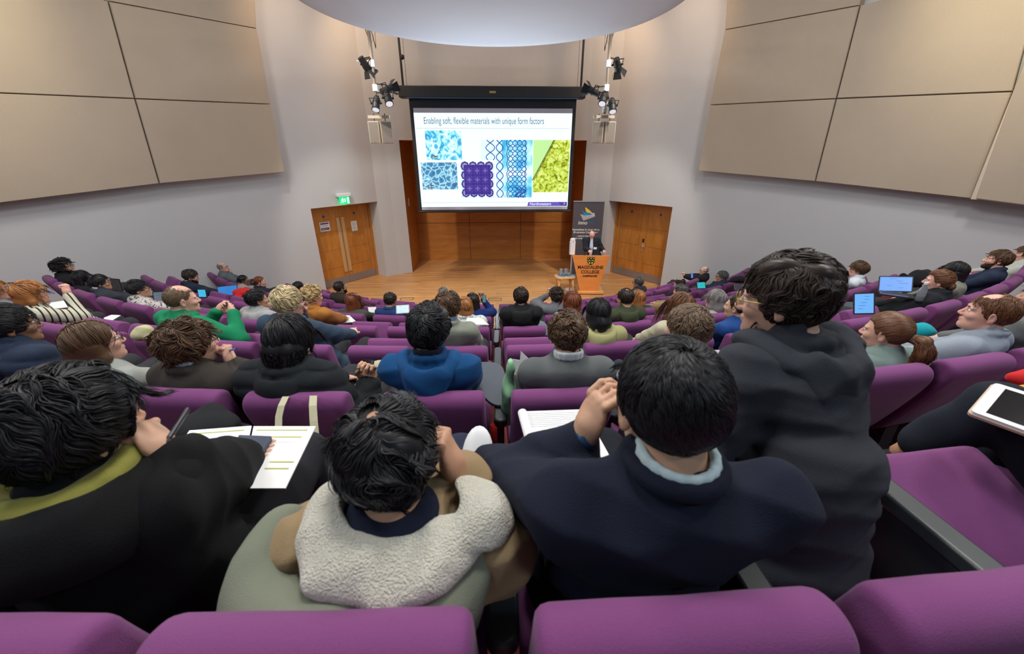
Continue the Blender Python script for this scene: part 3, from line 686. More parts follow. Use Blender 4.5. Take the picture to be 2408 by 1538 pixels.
BACKP = smooth_loop([(-.02, .30), (-.09, .36), (-.20, .60), (-.262, .76), (-.272, .82), (-.25, .858), (-.205, .868), (-.165, .845), (-.155, .80), (-.13, .70), (-.05, .45), (.03, .34)], 2)
st_ = [(-HW, .022), (-HW + .004, .010), (-HW + .012, .003), (-HW + .025, 0), (-.1, 0), (0, .002), (.1, 0), (HW - .025, 0), (HW - .012, .003), (HW - .004, .010), (HW, .022)]
V, F = loft_x(st_, lambda d: inset_poly(BACKP, d)); back_me = mesh_obj('backrest', V, F, M_PURPLE, None, True).data
SEATP = smooth_loop([(0, -.05), (0, .05), (.10, .06), (.38, .065), (.42, .04), (.42, -.04), (.38, -.06), (.05, -.06)], 2)
V, F = loft_x(st_, lambda d: inset_poly(SEATP, d * .8)); seat_me = mesh_obj('seat', V, F, M_PURPLE, None, True).data
g = MB(); g.rbox((-.032, -.17, -.022), (.032, .17, .022), .03, n=4); arm_me = g.build('arm_pad', M_ARM, None, bevel=.008); ab = arm_me
g = MB(); g.box((-.018, -.10, .0), (.018, .10, .60)); g.box((-.03, -.14, 0), (.03, .14, .03)); arms_me = g.build('arm_frame', M_ARMM, None, bevel=.006)
g = MB(); g.rbox((-.10, -.06, 0), (.10, .10, .04), .03); g.box((-.05, -.02, .03), (.05, .06, .36)); ped_me = g.build('pedestal', M_ARMM, None)
for n_ in ('backrest', 'seat'): bpy.data.objects.remove(bpy.data.objects[n_])
def child_copy(src, name, parent, loc=(0, 0, 0), rot=(0, 0, 0)):
    o = src.copy() if isinstance(src, bpy.types.Object) else bpy.data.objects.new(name, src)
    o.name = name; COL.objects.link(o); o.parent = parent; o.location = loc; o.rotation_euler = rot; return o
g = MB(); pts = smooth_loop([(.03, -.12), (.03, .26), (-.05, .34), (-.20, .32), (-.27, .20), (-.26, .06), (-.10, -.02), (-.04, -.12)], 2); g.prism([tuple(p) for p in pts], 0, .016)
tab_src = g.build('writing_tablet', M_TABLET, None, bevel=.004)
CH = {}        # (row, index) -> dict
ORD = ['first', 'second', 'third', 'fourth', 'fifth', 'sixth', 'seventh', 'eighth', 'ninth', 'tenth', 'eleventh', 'twelfth', 'thirteenth']
ROWN = ['back row of the photo', 'second row from the back', 'third row from the back', 'middle row', 'third row from the stage', 'second row from the stage', 'row nearest the stage']
def build_chair(k, side, i, s, occupied, tablet=False, lab=None):
    r = ROW(k); a = s / r
    rr_ = r - (.165 if k == 0 else .205)      # chair origin: the top roll lands on the row radius
    x, y = rr_ * math.sin(a), 15 - rr_ * math.cos(a)
    o = empty('auditorium_chair', (x, y, FLOORZ(k)), a)      # local +y faces the stage
    child_copy(back_me, 'backrest', o)
    child_copy(seat_me, 'seat', o, (0, -.02, .375), (0 if occupied else math.radians(26 if k == 0 else 62), 0, 0))
    child_copy(ped_me, 'pedestal', o)
    ax = .262 if k == 0 else .288
    if k == 0 and i == 1 and side > 0: ax = .285
    child_copy(arms_me, 'arm_frame', o, (ax, .06, 0)); child_copy(arm_me, 'arm_pad', o, (ax, .05, .622))
    if tablet: child_copy(tab_src, 'writing_tablet', o, (ax, .10, .648))
    CH[(k, side * (i + 1))] = dict(o=o, a=a, s=s, k=k, x=x, y=y, lab=lab)
    return o
SPOS = {}
for k in range(7):
    base = {0: [.268, .775, 1.36, 1.92], 1: [.28, .83, 1.36, 1.90, 2.45, 3.0]}.get(k)
    lim = {2: 7.7, 3: 6.7, 4: 7.0, 5: 6.9, 6: 6.0}.get(k)
    R_ = base or [.29 + .585 * i for i in range(14) if .29 + .585 * i < lim]
    L_ = {0: [.262, .775, 1.31], 1: [.28, .87, 1.42, 1.98, 2.55, 3.1], 3: [.30, .92, 1.48, 2.08, 2.68, 3.27, 3.85, 4.43, 4.99, 5.66, 6.35, 7.0], 2: R_[:11], 6: R_[:9]}.get(k, R_)
    SPOS[k] = {1: R_, -1: L_}
def nearest(k, x, y):
    r = ROW(k); a = math.atan2(x, 15 - y); s = a * r; sd = 1 if s > 0 else -1
    i = int(np.argmin([abs(abs(s) - q) for q in SPOS[k][sd]])); return sd, i, sd * SPOS[k][sd][i]
# ================================================================ PEOPLE: implicit-surface kit
class Grid:
    """signed-distance field on a grid, meshed with surface nets"""
    def __init__(s, lo, hi, h):
        s.lo = np.array(lo, float); s.h = h; s.n = np.maximum(4, np.ceil((np.array(hi) - s.lo) / h).astype(int) + 1)
        s.F = np.full(s.n, .08, dtype=np.float32); s.ax = [s.lo[i] + h * np.arange(s.n[i]) for i in range(3)]
    def sub(s, lo, hi):
        a = np.clip(np.floor((np.array(lo) - s.lo) / s.h).astype(int), 0, s.n); b = np.clip(np.ceil((np.array(hi) - s.lo) / s.h).astype(int) + 1, 0, s.n)
        if (b <= a).any(): return None, None
        sl = tuple(slice(a[i], b[i]) for i in range(3)); return sl, np.meshgrid(*[s.ax[i][sl[i]] for i in range(3)], indexing='ij')
    def comb(s, sl, d, k, op):
        f = s.F[sl]
        if op == 'sub':      # smooth max(f,-d)
            h = np.clip(.5 - .5 * (f + d) / k, 0, 1); s.F[sl] = f * (1 - h) - d * h + k * h * (1 - h)
        else:
            h = np.clip(.5 + .5 * (f - d) / k, 0, 1); s.F[sl] = f * (1 - h) + d * h - k * h * (1 - h)
    def ell(s, c, r, R=None, k=.02, op='add'):
        m = max(r) + k + .03; sl, G = s.sub(np.array(c) - m, np.array(c) + m)
        if sl is None: return s
        P = [G[i] - c[i] for i in range(3)]
        if R is not None: P = [R[0, i] * P[0] + R[1, i] * P[1] + R[2, i] * P[2] for i in range(3)]
        k0 = np.sqrt((P[0] / r[0])**2 + (P[1] / r[1])**2 + (P[2] / r[2])**2) + 1e-6; k1 = np.sqrt((P[0] / r[0]**2)**2 + (P[1] / r[1]**2)**2 + (P[2] / r[2]**2)**2) + 1e-6
        s.comb(sl, k0 * (k0 - 1) / k1, k, op); return s
    def cap(s, a, b, ra, rb=None, k=.02, op='add'):
        a = np.array(a, float); b = np.array(b, float); rb = ra if rb is None else rb; m = max(ra, rb) + k + .03
        sl, G = s.sub(np.minimum(a, b) - m, np.maximum(a, b) + m)
        if sl is None: return s
        d = b - a; L = d @ d + 1e-9; t = np.clip(((G[0] - a[0]) * d[0] + (G[1] - a[1]) * d[1] + (G[2] - a[2]) * d[2]) / L, 0, 1)
        q = np.sqrt((G[0] - a[0] - t * d[0])**2 + (G[1] - a[1] - t * d[1])**2 + (G[2] - a[2] - t * d[2])**2) - (ra + (rb - ra) * t)
        s.comb(sl, q, k, op); return s
    def chain(s, pts, r, k=.02, op='add'):
        for i in range(len(pts) - 1): s.cap(pts[i], pts[i + 1], r[i] if not np.isscalar(r) else r, r[i + 1] if not np.isscalar(r) else r, k, op)
        return s
    def warp(s, fn):
        sl, G = s.sub(s.lo, s.lo + s.h * s.n); s.F = (s.F + fn(*G)).astype(np.float32); return s
    def mesh(s):
        F = s.F.copy(); F[0] = F[-1] = .05; F[:, 0] = F[:, -1] = .05; F[:, :, 0] = F[:, :, -1] = .05
        n = s.n; neg = F < 0; c = np.zeros(tuple(n - 1), np.int8)
        for i in (0, 1):
            for j in (0, 1):
                for k in (0, 1): c += neg[i:n[0] - 1 + i, j:n[1] - 1 + j, k:n[2] - 1 + k]
        act = (c > 0) & (c < 8); idx = np.argwhere(act)
        if not len(idx): return np.zeros((0, 3)), np.zeros((0, 4), int)
        vid = np.full(act.shape, -1, int); vid[act] = np.arange(len(idx))
        acc = np.zeros((len(idx), 3)); cnt = np.zeros(len(idx)); cs = [(i, j, k) for i in (0, 1) for j in (0, 1) for k in (0, 1)]
        val = {q: F[idx[:, 0] + q[0], idx[:, 1] + q[1], idx[:, 2] + q[2]] for q in cs}
        for q in cs:
            for a in range(3):
                if q[a] == 0:
                    p = list(q); p[a] = 1; p = tuple(p); f0, f1 = val[q], val[p]; m = (f0 < 0) != (f1 < 0)
                    t = np.where(m, f0 / np.where(m, f0 - f1, 1), 0); o = np.tile(np.array(q, float), (len(idx), 1)); o[:, a] += t
                    acc[m] += o[m]; cnt[m] += 1
        V = s.lo + s.h * (idx + acc / cnt[:, None]); Q = []
        for a in range(3):
            b, c_ = (a + 1) % 3, (a + 2) % 3; e = [slice(None)] * 3; e2 = [slice(None)] * 3; e[a] = slice(0, n[a] - 1); e2[a] = slice(1, n[a])
            m = neg[tuple(e)] != neg[tuple(e2)]; E_ = np.argwhere(m); E_ = E_[(E_[:, b] > 0) & (E_[:, c_] > 0) & (E_[:, b] < n[b] - 1) & (E_[:, c_] < n[c_] - 1)]
            if not len(E_): continue
            def g(db, dc): p = E_.copy(); p[:, b] -= db; p[:, c_] -= dc; return vid[p[:, 0], p[:, 1], p[:, 2]]
            q = np.stack([g(1, 1), g(0, 1), g(0, 0), g(1, 0)], 1); inv = ~neg[E_[:, 0], E_[:, 1], E_[:, 2]]; q[inv] = q[inv][:, ::-1]; Q.append(q)
        return V, np.concatenate(Q)

def folds(seed, amp, freq=22., stretch=(1, 1, 1)):
    """soft cloth creases: a few warped ridged waves"""
    rs = np.random.RandomState(seed); D = rs.normal(size=(4, 3)); D /= np.linalg.norm(D, axis=1)[:, None]; D *= np.array(stretch); ph = rs.uniform(0, 6, 4); fr = freq * rs.uniform(.7, 1.5, 4)
    E_ = rs.normal(size=(4, 3)) * 9
    def f(X, Y, Z):
        o = 0
        for i in range(4):
            w = .8 * np.sin(E_[i, 0] * X + E_[i, 1] * Y + E_[i, 2] * Z + ph[i])
            o = o + (np.abs(np.sin(fr[i] * (D[i, 0] * X + D[i, 1] * Y + D[i, 2] * Z) + w + ph[i])) - .6)
        return amp * o * .5
    return f
def quilt(step, amp):
    return lambda X, Y, Z: amp * (.5 - np.sqrt(np.abs(np.sin(math.pi * (Z + .25 * Y) / step)))) 

# ---------------------------------------------------------------- cloth, skin, hair materials
def cloth(name, col, rough=.9, weave=380, var=.06, sheen=.15, stripes=None, speckle=None):
    key = 'cloth_' + name
    if key in MATS: return MATS[key]
    m = mat(key, col, rough, bump=weave, bs=.25, var=var, vs=14, sheen=sheen * min(1, .05 + 2.5 * sum(col) / 3), spec=.22)
    nt = m.node_tree; b = nt.nodes['Principled BSDF']; L = nt.links.new
    if stripes or speckle:
        src = b.inputs['Base Color'].links[0].from_socket if b.inputs['Base Color'].links else None
        tc = nt.nodes.new('ShaderNodeTexCoord'); mx = nt.nodes.new('ShaderNodeMix'); mx.data_type = 'RGBA'; r = nt.nodes.new('ShaderNodeValToRGB')
        if stripes:
            t = nt.nodes.new('ShaderNodeTexWave'); t.bands_direction = stripes[1]; t.inputs['Scale'].default_value = stripes[0]; t.inputs['Distortion'].default_value = .4; L(tc.outputs['Object'], t.inputs['Vector']); c2 = stripes[2]; r.color_ramp.elements[0].position = .80; r.color_ramp.elements[1].position = .84; L(t.outputs['Color'], r.inputs[0])
        else:
            t = nt.nodes.new('ShaderNodeTexNoise'); t.inputs['Scale'].default_value = speckle[0]; L(tc.outputs['Object'], t.inputs['Vector']); c2 = speckle[1]; r.color_ramp.elements[0].position = .56; r.color_ramp.elements[1].position = .60; L(t.outputs['Fac'], r.inputs[0])
        L(r.outputs[0], mx.inputs[0])
        if src: L(src, mx.inputs[6])
        mx.inputs[7].default_value = (*c2, 1); L(mx.outputs[2], b.inputs['Base Color'])
    return m
SKIN = {'fair': (.60, .34, .25), 'pink': (.66, .36, .28), 'tan': (.48, .26, .16), 'brown': (.25, .125, .07), 'asian': (.55, .32, .21)}
def skin(t):
    key = 'skin_' + t
    if key in MATS: return MATS[key]
    m = mat(key, SKIN[t], .5, bump=60, bs=.08, var=.10, vs=22, spec=.4)
    b = m.node_tree.nodes['Principled BSDF']; b.inputs['Subsurface Weight'].default_value = .12; b.inputs['Subsurface Radius'].default_value = (.012, .004, .002); b.inputs['Subsurface Scale'].default_value = .6
    return m
HAIR = {'black': (.010, .010, .012), 'dark': (.028, .018, .013), 'brown': (.085, .045, .022), 'chestnut': (.12, .05, .022), 'auburn': (.17, .05, .02), 'ginger': (.32, .13, .04), 'blond': (.42, .29, .13), 'lightblond': (.50, .40, .22), 'grey': (.20, .19, .18), 'darkgrey': (.07, .068, .068), 'ashbrown': (.13, .085, .05)}
def hairmat(t):
    key = 'hair_' + t
    if key in MATS: return MATS[key]
    m = bpy.data.materials.new(key); m.use_nodes = True; nt = m.node_tree; b = nt.nodes['Principled BSDF']; L = nt.links.new; c = HAIR[t]
    a = nt.nodes.new('ShaderNodeAttribute'); a.attribute_name = 'lock'; mx = nt.nodes.new('ShaderNodeMix'); mx.data_type = 'RGBA'
    mx.inputs[6].default_value = (*[v * .45 for v in c], 1); mx.inputs[7].default_value = (*[min(1, v * 1.75) for v in c], 1); L(a.outputs['Fac'], mx.inputs[0]); L(mx.outputs[2], b.inputs['Base Color'])
    b.inputs['Roughness'].default_value = .40; b.inputs['Specular IOR Level'].default_value = .35
    MATS[key] = m; return m

# ---------------------------------------------------------------- head
def head_grid(h, ears=True, neck_to=None, sc=1., jaw=1.):
    g = Grid((-.105, -.15, -.235), (.105, .135, .135), h)
    g.ell((0, -.015, .032), (.075, .094, .084), k=.02); g.ell((0, .030, -.025), (.062, .060, .085), k=.03)
    g.ell((0, .045, -.078), (.046 * jaw, .042, .034), k=.03); g.ell((0, .080, -.092), (.018 * jaw, .014, .014), k=.02)
    for s in (-1, 1):
        g.ell((s * .030, .076, .020), (.026, .014, .009), k=.015); g.ell((s * .040, .065, -.022), (.022, .020, .018), k=.02)
        g.ell((s * .032, .094, .004), (.017, .014, .011), k=.012, op='sub')
    g.cap((0, .084, .012), (0, .107, -.024), .007, .0105, k=.010)
    for s in (-1, 1): g.ell((s * .010, .098, -.029), (.009, .010, .007), k=.006)
    g.ell((0, .088, -.052), (.024, .011, .006), k=.005); g.ell((0, .087, -.062), (.020, .011, .006), k=.005); g.ell((0, .101, -.057), (.022, .006, .0018), k=.003, op='sub')
    if ears:
        for s in (-1, 1):
            R = Rz(s * -.35) @ Rx(-.15); g.ell((s * .079, -.008, -.004), (.007, .018, .031), R, k=.006); g.ell((s * .086, -.004, -.002), (.006, .010, .018), R, k=.004, op='sub'); g.ell((s * .078, -.004, -.029), (.006, .010, .009), k=.005)
    if neck_to is not None:
        a = np.array([0, -.02, -.07]); g.cap(a, a + (neck_to - a) * .5, .056, .056, k=.03); g.cap(a + (neck_to - a) * .5, neck_to, .056, .064, k=.02)
    return g
def sstep(x, a, b): t = np.clip((x - a) / (b - a), 0, 1); return t * t * (3 - 2 * t)
def hairline(y, style):
    """lowest z the hair reaches at depth y (head coordinates)"""
    front = {'fringe': .028, 'high': .085}.get(style, .062); nape = {'long': -.10, 'high': -.05, 'fade': -.045}.get(style, -.075); mid = {'long': -.085, 'fade': .02}.get(style, .0)
    a = nape + (mid - nape) * sstep(y, -.045, -.020); return a + (front - mid) * sstep(y, .022 if style != 'long' else .035, .055)
def locks(rs, n, crown, length, steps, style, th, grav, curl, rad, lift=.004, spread=1., wet=None, part=None):
    """polylines growing from the scalp; returns (n, steps+1, 3) and a shade per lock"""
    c = np.array([0, -.015, .032]); r = np.array([.075, .094, .084]) + th
    d = rs.normal(size=(n * 4, 3)); d /= np.linalg.norm(d, axis=1)[:, None]; P = c + d * r
    hl = hairline(P[:, 1], style); P = P[P[:, 2] > hl][:n]; n = len(P)
    cr = np.array(crown); Q = P.copy(); out = [P.copy()]; seg = (length * rs.uniform(.7, 1.15, n) / steps)[:, None]
    sw = rs.normal(0, .10, n); K_ = rs.normal(size=(6, 3)); K_ *= np.array([60, 60, 60, 150, 150, 150])[:, None] / np.linalg.norm(K_, axis=1)[:, None]; A_ = rs.normal(size=(6, 3)); ph = rs.uniform(0, 6, 6)
    field = lambda p: np.sin(p @ K_.T + ph) @ A_ * .55
    lf = (.35 + .65 * (.5 + .5 * np.sin(P @ K_[0] * 1.3 + ph[1]))) * rs.uniform(.5, 1.1, n)
    for k in range(steps):
        nrm = (Q - c) / r**2; nrm /= np.linalg.norm(nrm, axis=1)[:, None] + 1e-9
        if part is None: t = Q - cr
        else: t = np.stack([np.sign(Q[:, 0] - part) * 1.0, .15 * np.ones(n), -.3 * np.ones(n)], 1) + 0 * Q
        t = t / (np.linalg.norm(t, axis=1)[:, None] + 1e-6); sw_t = np.cross(nrm, t) * (.5 + sw[:, None]) * (1 if part is None else .1)
        t = t + sw_t + np.array([0, 0, -1]) * grav * (k + 1) / steps * 1.5 + field(Q) * curl * 2.2 + rs.normal(0, .05, (n, 3))
        inside = np.sqrt((((Q - c) / r)**2).sum(1)) < 1.18
        tn = t - nrm * (t * nrm).sum(1)[:, None]; t = np.where(inside[:, None], tn, t); t /= np.linalg.norm(t, axis=1)[:, None] + 1e-9
        Q = Q + t * seg
        e = np.sqrt((((Q - c) / r)**2).sum(1)); lim = 1 + lf * (lift * math.sin(min(1., (k + 1) / steps * 1.4) * 1.57)) / .085 * spread
        f = np.where(e < lim, lim / e, np.where(inside, 1 + (lim / e - 1) * .6, 1.)); Q = c + (Q - c) * f[:, None]
        fm = (Q[:, 1] > .045) & (Q[:, 2] < hairline(Q[:, 1], style) - .012) & (np.abs(Q[:, 0]) < .066); Q[fm, 0] = np.sign(Q[fm, 0] + 1e-6) * .068
        out.append(Q.copy())
    O = np.stack(out, 1); m = max(8, n // 22); G_ = O[:m]      # clumping towards guide locks
    j = np.argmin(((O[:, None, 1] - G_[None, :, 1])**2).sum(2), axis=1) if n * m < 4e6 else np.zeros(n, int)
    w = (np.linspace(0, 1, steps + 1)**1.3 * .62)[None, :, None]; near = (np.linalg.norm(O[:, 1] - G_[j, 1], axis=1) < .02)[:, None, None]
    return O + (G_[j] - O) * w * near
def lock_mesh(L_, rad, rs, flat=.6):
    n, k, _ = L_.shape; T = np.gradient(L_, axis=1); T /= np.linalg.norm(T, axis=2)[..., None] + 1e-9
    c = np.array([0, -.015, .02]); N_ = L_ - c; N_ -= T * (N_ * T).sum(2)[..., None]; N_ /= np.linalg.norm(N_, axis=2)[..., None] + 1e-9; B = np.cross(T, N_)
    w = np.sin(np.linspace(.35, 1., k) * math.pi) ** .5; w[-1] = .05; rr = rad * rs.uniform(.6, 1.3, n)[:, None, None] * w[None, :, None]
    V = np.stack([L_ + B * rr, L_ + N_ * rr * flat, L_ - B * rr], 2); V = V.reshape(-1, 3)
    i = np.arange(n)[:, None, None] * k * 3; j = np.arange(k - 1)[None, :, None] * 3; q = np.arange(3)[None, None, :]
    a = i + j + q; b = i + j + (q + 1) % 3; F = np.stack([a, b, b + 3, a + 3], -1).reshape(-1, 4)
    return V, F, np.repeat(rs.uniform(0, 1, n), k * 3)
def build_hair(parent, Rh, Hc, sc, spec, q, seed):
    """spec: dict(color, style, th, length, curl, n, extra)"""
    rs = np.random.RandomState(seed); st = spec.get('style', 'short'); th = spec.get('th', .014) * .75; h = {3: .005, 2: .0065, 1: .009}[q]
    g = Grid((-.15, -.20, -.42), (.15, .14, .17), h); line = spec.get('line', 'long' if st in ('long', 'bob') else 'short')
    base = th * .72
    g.ell((0, -.015, .032), (.075 + base, .094 + base, .084 + base), k=.01)
    if st in ('long', 'bob'):
        dz = {'long': -.30, 'bob': -.13}[st]; w = spec.get('width', .075)
        g.chain([(0, -.03, -.02), (0, -.045, dz * .5), (0, -.055, dz)], [.088, w, w * .75], k=.03)
        for s in (-1, 1): g.chain([(s * .062, -.005, .0), (s * .068, .0, dz * .5), (s * .06, -.01, dz * .9)], [.030, .028, .020], k=.02)
    X = g.warp(lambda x, y, z: .0035 * (np.sin(60 * x + 20 * z) + np.sin(47 * y + 31 * z) + np.sin(55 * z + 25 * x)) * spec.get('lump', .5))
    sl, G = g.sub(g.lo, g.lo + g.h * g.n)
    hz = hairline(G[1], line); inface = (hz - G[2]) * .75
    if st in ('long', 'bob'):
        inface = np.where(G[1] < .03, -.05, inface); 
        inface = np.maximum(inface, -.08); face = np.sqrt(((G[0]) / .060)**2 + ((G[1] - .075) / .075)**2 + ((G[2] + .035) / .095)**2); inface = np.maximum(inface, (1 - face) * .05)
        inface = np.maximum(inface, (G[1] - .04 - 10 * np.maximum(0, G[2] - .0)) * 1.)
    g.F = np.maximum(g.F, inface).astype(np.float32)
    for e in spec.get('holes', []): g.ell(e[0], e[1], k=.02, op='sub')
    for e in spec.get('blobs', []): g.ell(e[0], e[1], k=.012)
    for e in spec.get('chains', []): g.chain(e[0], e[1], k=.015)
    V, F = g.mesh(); A = np.full(len(V), .42) + rs.uniform(-.06, .06, len(V))
    n = spec.get('n', {3: 3000, 2: 900, 1: 200}[q]); VV, FF, AA = [V], [F], [A]
    if n:
        k = {3: 9, 2: 7, 1: 5}[q]; rad = spec.get('rad', {3: .0024, 2: .0036, 1: .006}[q])
        L_ = locks(rs, n, spec.get('crown', (.012, -.075, .10)), spec.get('length', .055), k, line, th * .9, spec.get('grav', .35), spec.get('curl', .15), rad, spec.get('lift', .010) * .8, part=spec.get('part'))
        if spec.get('holes'):
            keep = np.ones(len(L_), bool)
            for e in spec['holes']: keep &= (((L_[:, 0] - np.array(e[0])) / np.array(e[1]))**2).sum(1) > 1
            L_ = L_[keep]
        v, f, a = lock_mesh(L_, rad, rs); FF.append(f + len(V)); VV.append(v); AA.append(a)
        for e in spec.get('chains', []):       # strands over tails and plaits
            P = np.array(e[0], float); m = len(P); kk = 10; t = np.linspace(0, m - 1, kk); C_ = np.stack([np.interp(t, range(m), P[:, i]) for i in range(3)], 1); rr_ = np.interp(t, range(m), e[1])
            nn = {3: 200, 2: 110, 1: 30}[q]; ang = rs.uniform(0, 6.28, nn); off = np.stack([np.cos(ang), np.sin(ang), 0 * ang], 1)[:, None, :] * rr_[None, :, None] * 1.04
            L2 = C_[None] + off + rs.normal(0, .003, (nn, kk, 3)); v, f, a = lock_mesh(L2, rad, rs); FF.append(f + sum(len(x) for x in VV)); VV.append(v); AA.append(a)
    V = np.concatenate(VV); F = np.concatenate(FF); V = (V * sc) @ Rh.T + Hc
    o = mesh_obj('hair', V, F, hairmat(spec['color']), parent, True)
    at = o.data.attributes.new('lock', 'FLOAT', 'POINT')
    if len(o.data.vertices) == len(V): at.data.foreach_set('value', np.concatenate(AA).astype(np.float32))
    return o

# ---------------------------------------------------------------- hands
def hand_geo(wrist, d, n, side, curl, h=.005, spread=.05, fore=None, sc=1., curls=None):
    """d: direction of the fingers, n: palm normal (towards what it holds), side: +1 right hand"""
    d = np.array(d, float); d /= np.linalg.norm(d); n = np.array(n, float); n -= d * (n @ d); n /= np.linalg.norm(n); x = np.cross(d, n) * side
    w = np.array(wrist, float); P = lambda a, b, c: w + (x * a + d * b + n * c) * sc
    m = .13; g = Grid(w - .02 + np.minimum(0, d * .15) - .08, w + .02 + np.maximum(0, d * .15) + .08, h)
    R = np.column_stack([x, d, n]); g.ell(P(0, .05, 0), (.040 * sc, .052 * sc, .015 * sc), R, k=.012); g.cap(P(0, -.03, 0), P(0, .03, 0), .025 * sc, .027 * sc, k=.02)
    for i, (fx, L0) in enumerate(((-.030, .068), (-.010, .078), (.010, .072), (.029, .056))):     # index .. little
        c_ = curls[i] if curls else curl * (1 + .12 * i)
        a = 0; p = P(fx, .090, 0); seg = [L0 * .46, L0 * .30, L0 * .24]; sp = (fx / .03) * spread
        for j, s_ in enumerate(seg):
            a += c_ * (1.15, 1.25, .9)[j]; q = p + (d * math.cos(a) + n * math.sin(a) + x * sp * math.cos(a)) * s_ * sc; g.cap(p, q, (.0095 - .001 * j) * sc, (.0088 - .001 * j) * sc, k=.004); p = q
    p = P(-.034, .022, .008); q = P(-.056 + .03 * curl * .3, .058, .020 + .012 * curl); r_ = P(-.056 + .045 * curl, .088, .028 + .014 * curl); g.cap(p, q, .014 * sc, .011 * sc, k=.01); g.cap(q, r_, .011 * sc, .0085 * sc, k=.004)
    return g.mesh()

# ---------------------------------------------------------------- whole figures
PEOPLE = []
def ik(a, b, l1, l2, pole):
    a, b, pole = np.array(a, float), np.array(b, float), np.array(pole, float); d = b - a; L = np.linalg.norm(d); Lc = min(L, (l1 + l2) * .995); u = d / L; b = a + u * Lc
    x = (l1**2 - l2**2 + Lc**2) / (2 * Lc); h = math.sqrt(max(l1**2 - x**2, 0)); p = pole - u * (pole @ u); p /= np.linalg.norm(p) + 1e-9
    return a + u * x + p * h, b
def person(label, px=None, row=None, off=.17, az=None, haz=0., pitch=0., roll=0., tone='fair', hair=None, top=(.1, .1, .1), top_name=None, top_kind='jumper', legs=(.03, .03, .035),
           sc=.97, q=2, hands=None, glasses=False, beard=None, collar=None, hood=None, world=None, seat=None, faz=None, fold=.006, wide=1., cm=None, curl=.55, eyes=False, hat=None, legpose=None, slump=0., sleeves=True, jaw=1., key=None, nup=.30):
    """px: head centre in the photo; row: which row; haz: head turn (deg, + = to the left of the body)"""
    seed = len(PEOPLE) * 7 + 3; sc = sc * .94
    H = at_radius(px[0], px[1], ROW(row) - off) if world is None else np.array(world, float)
    if seat is None:
        sd, i, s = nearest(row, H[0], H[1]) if key is None else (int(np.sign(key)), abs(key) - 1, int(np.sign(key)) * SPOS[row][int(np.sign(key))][abs(key) - 1]); key = (row, sd * (i + 1)); a = s / ROW(row); r = ROW(row) - (.165 if row == 0 else .205) - .10
        Sx, Sy, Sz = r * math.sin(a), 15 - r * math.cos(a), FLOORZ(row) + .42
        USED.setdefault(key, []).append(label)
        PEOPLE.append(dict(key=key, H=H, label=label))
    else: Sx, Sy, Sz = seat; PEOPLE.append(dict(key=None, H=H, label=label))
    psi = math.atan2(-(0 - Sx), (13.5 - Sy)) if az is None else math.radians(az)      # rotation about z; local +y = facing
    if az is None: psi = math.atan2(Sx, 13.5 - Sy)
    R0 = Rz(psi); toL = lambda p: R0.T @ (np.array(p, float) - np.array([Sx, Sy, Sz]))
    Hl = toL(H); Rh = Rz(math.radians(haz)) @ Rx(math.radians(pitch)) @ Ry(math.radians(roll))
    nb = Hl + Rh @ np.array([0, -.028, -.102]) * sc + np.array([0, -.010, -.010])
    pv = np.array([0, .03, .06]); sh = nb + np.array([0, -.004, -.038]); mid = (pv + sh) / 2 + np.array([0, -.035 - slump, 0]); sw = .162 * wide
    Rt = Rz(math.radians(haz * .25))
    J = {}
    for s, nm in ((-1, 'l'), (1, 'r')): J['s' + nm] = sh + Rt @ np.array([s * sw, .0, -.018])
    hands = hands or {}
    W_ = {}
    for s, nm in ((-1, 'l'), (1, 'r')):
        hd = hands.get(nm)
        if hd is None: w = np.array([s * .08, .30 + .02 * s, .16])
        else: w = np.array(hd[0], float); w = w if len(hd) < 6 or hd[5] != 'head' else Hl + w
        pole = hd[3] if hd is not None and len(hd) > 3 and hd[3] is not None else (s * .6, -.2, -1)
        e, w = ik(J['s' + nm], w, .275 * sc, .245 * sc, pole); J['e' + nm] = e; W_[nm] = w
    hq = {3: .0045, 2: .006, 1: .008}[q]; bq = {3: .014, 2: .018, 1: .024}[q]; cq = cm or {3: .0085, 2: .0105, 1: .015}[q]
    # ---- body (head, neck, trunk, arms, legs)
    VV, FF = [], []
    def push(V, F): b = sum(len(v) for v in VV); VV.append(V); FF.append(F + b)
    nloc = Rh.T @ (nb - Hl) / sc; V, F = head_grid(hq, neck_to=nloc, jaw=jaw).mesh(); push((V * sc) @ Rh.T + Hl, F)
    g = Grid((-.52, -.40, -.46), (.52, .78, max(.62, nb[2] + .05)), bq)
    def trunk(g, e, k=.05):
        g.ell(pv, (.155 * wide + e * 1.8, .115 + e * 1.8, .10 + e), k=k); g.ell(mid * .5 + pv * .5, (.14 * wide + e, .105 + e, .11 + e), k=k); g.ell(mid, (.145 * wide + e, .10 + e, .12 + e), k=k)
        g.ell(mid * .35 + sh * .65, (.155 * wide + e, .095 + e, .10 + e), k=k); g.ell(sh + np.array([0, 0, -.02]), (.155 * wide + e, .072 + e, .052 + e), Rt, k=k)
        g.cap(sh, nb + (Hl - nb) * (.12 if e < 0 else nup), .078 + e * .6, (.052 if e < 0 else .058) + e * .4, k=.05)
    def arms(g, e, trim=0., k=.03):
        for nm in 'lr':
            g.cap(J['s' + nm], J['e' + nm], .050 + e, .040 + e, k=k); w = J['e' + nm] + (W_[nm] - J['e' + nm]) * (1 - trim); g.cap(J['e' + nm], w, .040 + e, .026 + e * .8, k=k)
    LG = legpose or {}
    def legj(s, nm):
        if nm in LG: return [np.array(p, float) for p in LG[nm]]
        return [np.array([s * .085, .03, .05]), np.array([s * .12, .44, .08]), np.array([s * .12, .50, -.34])]
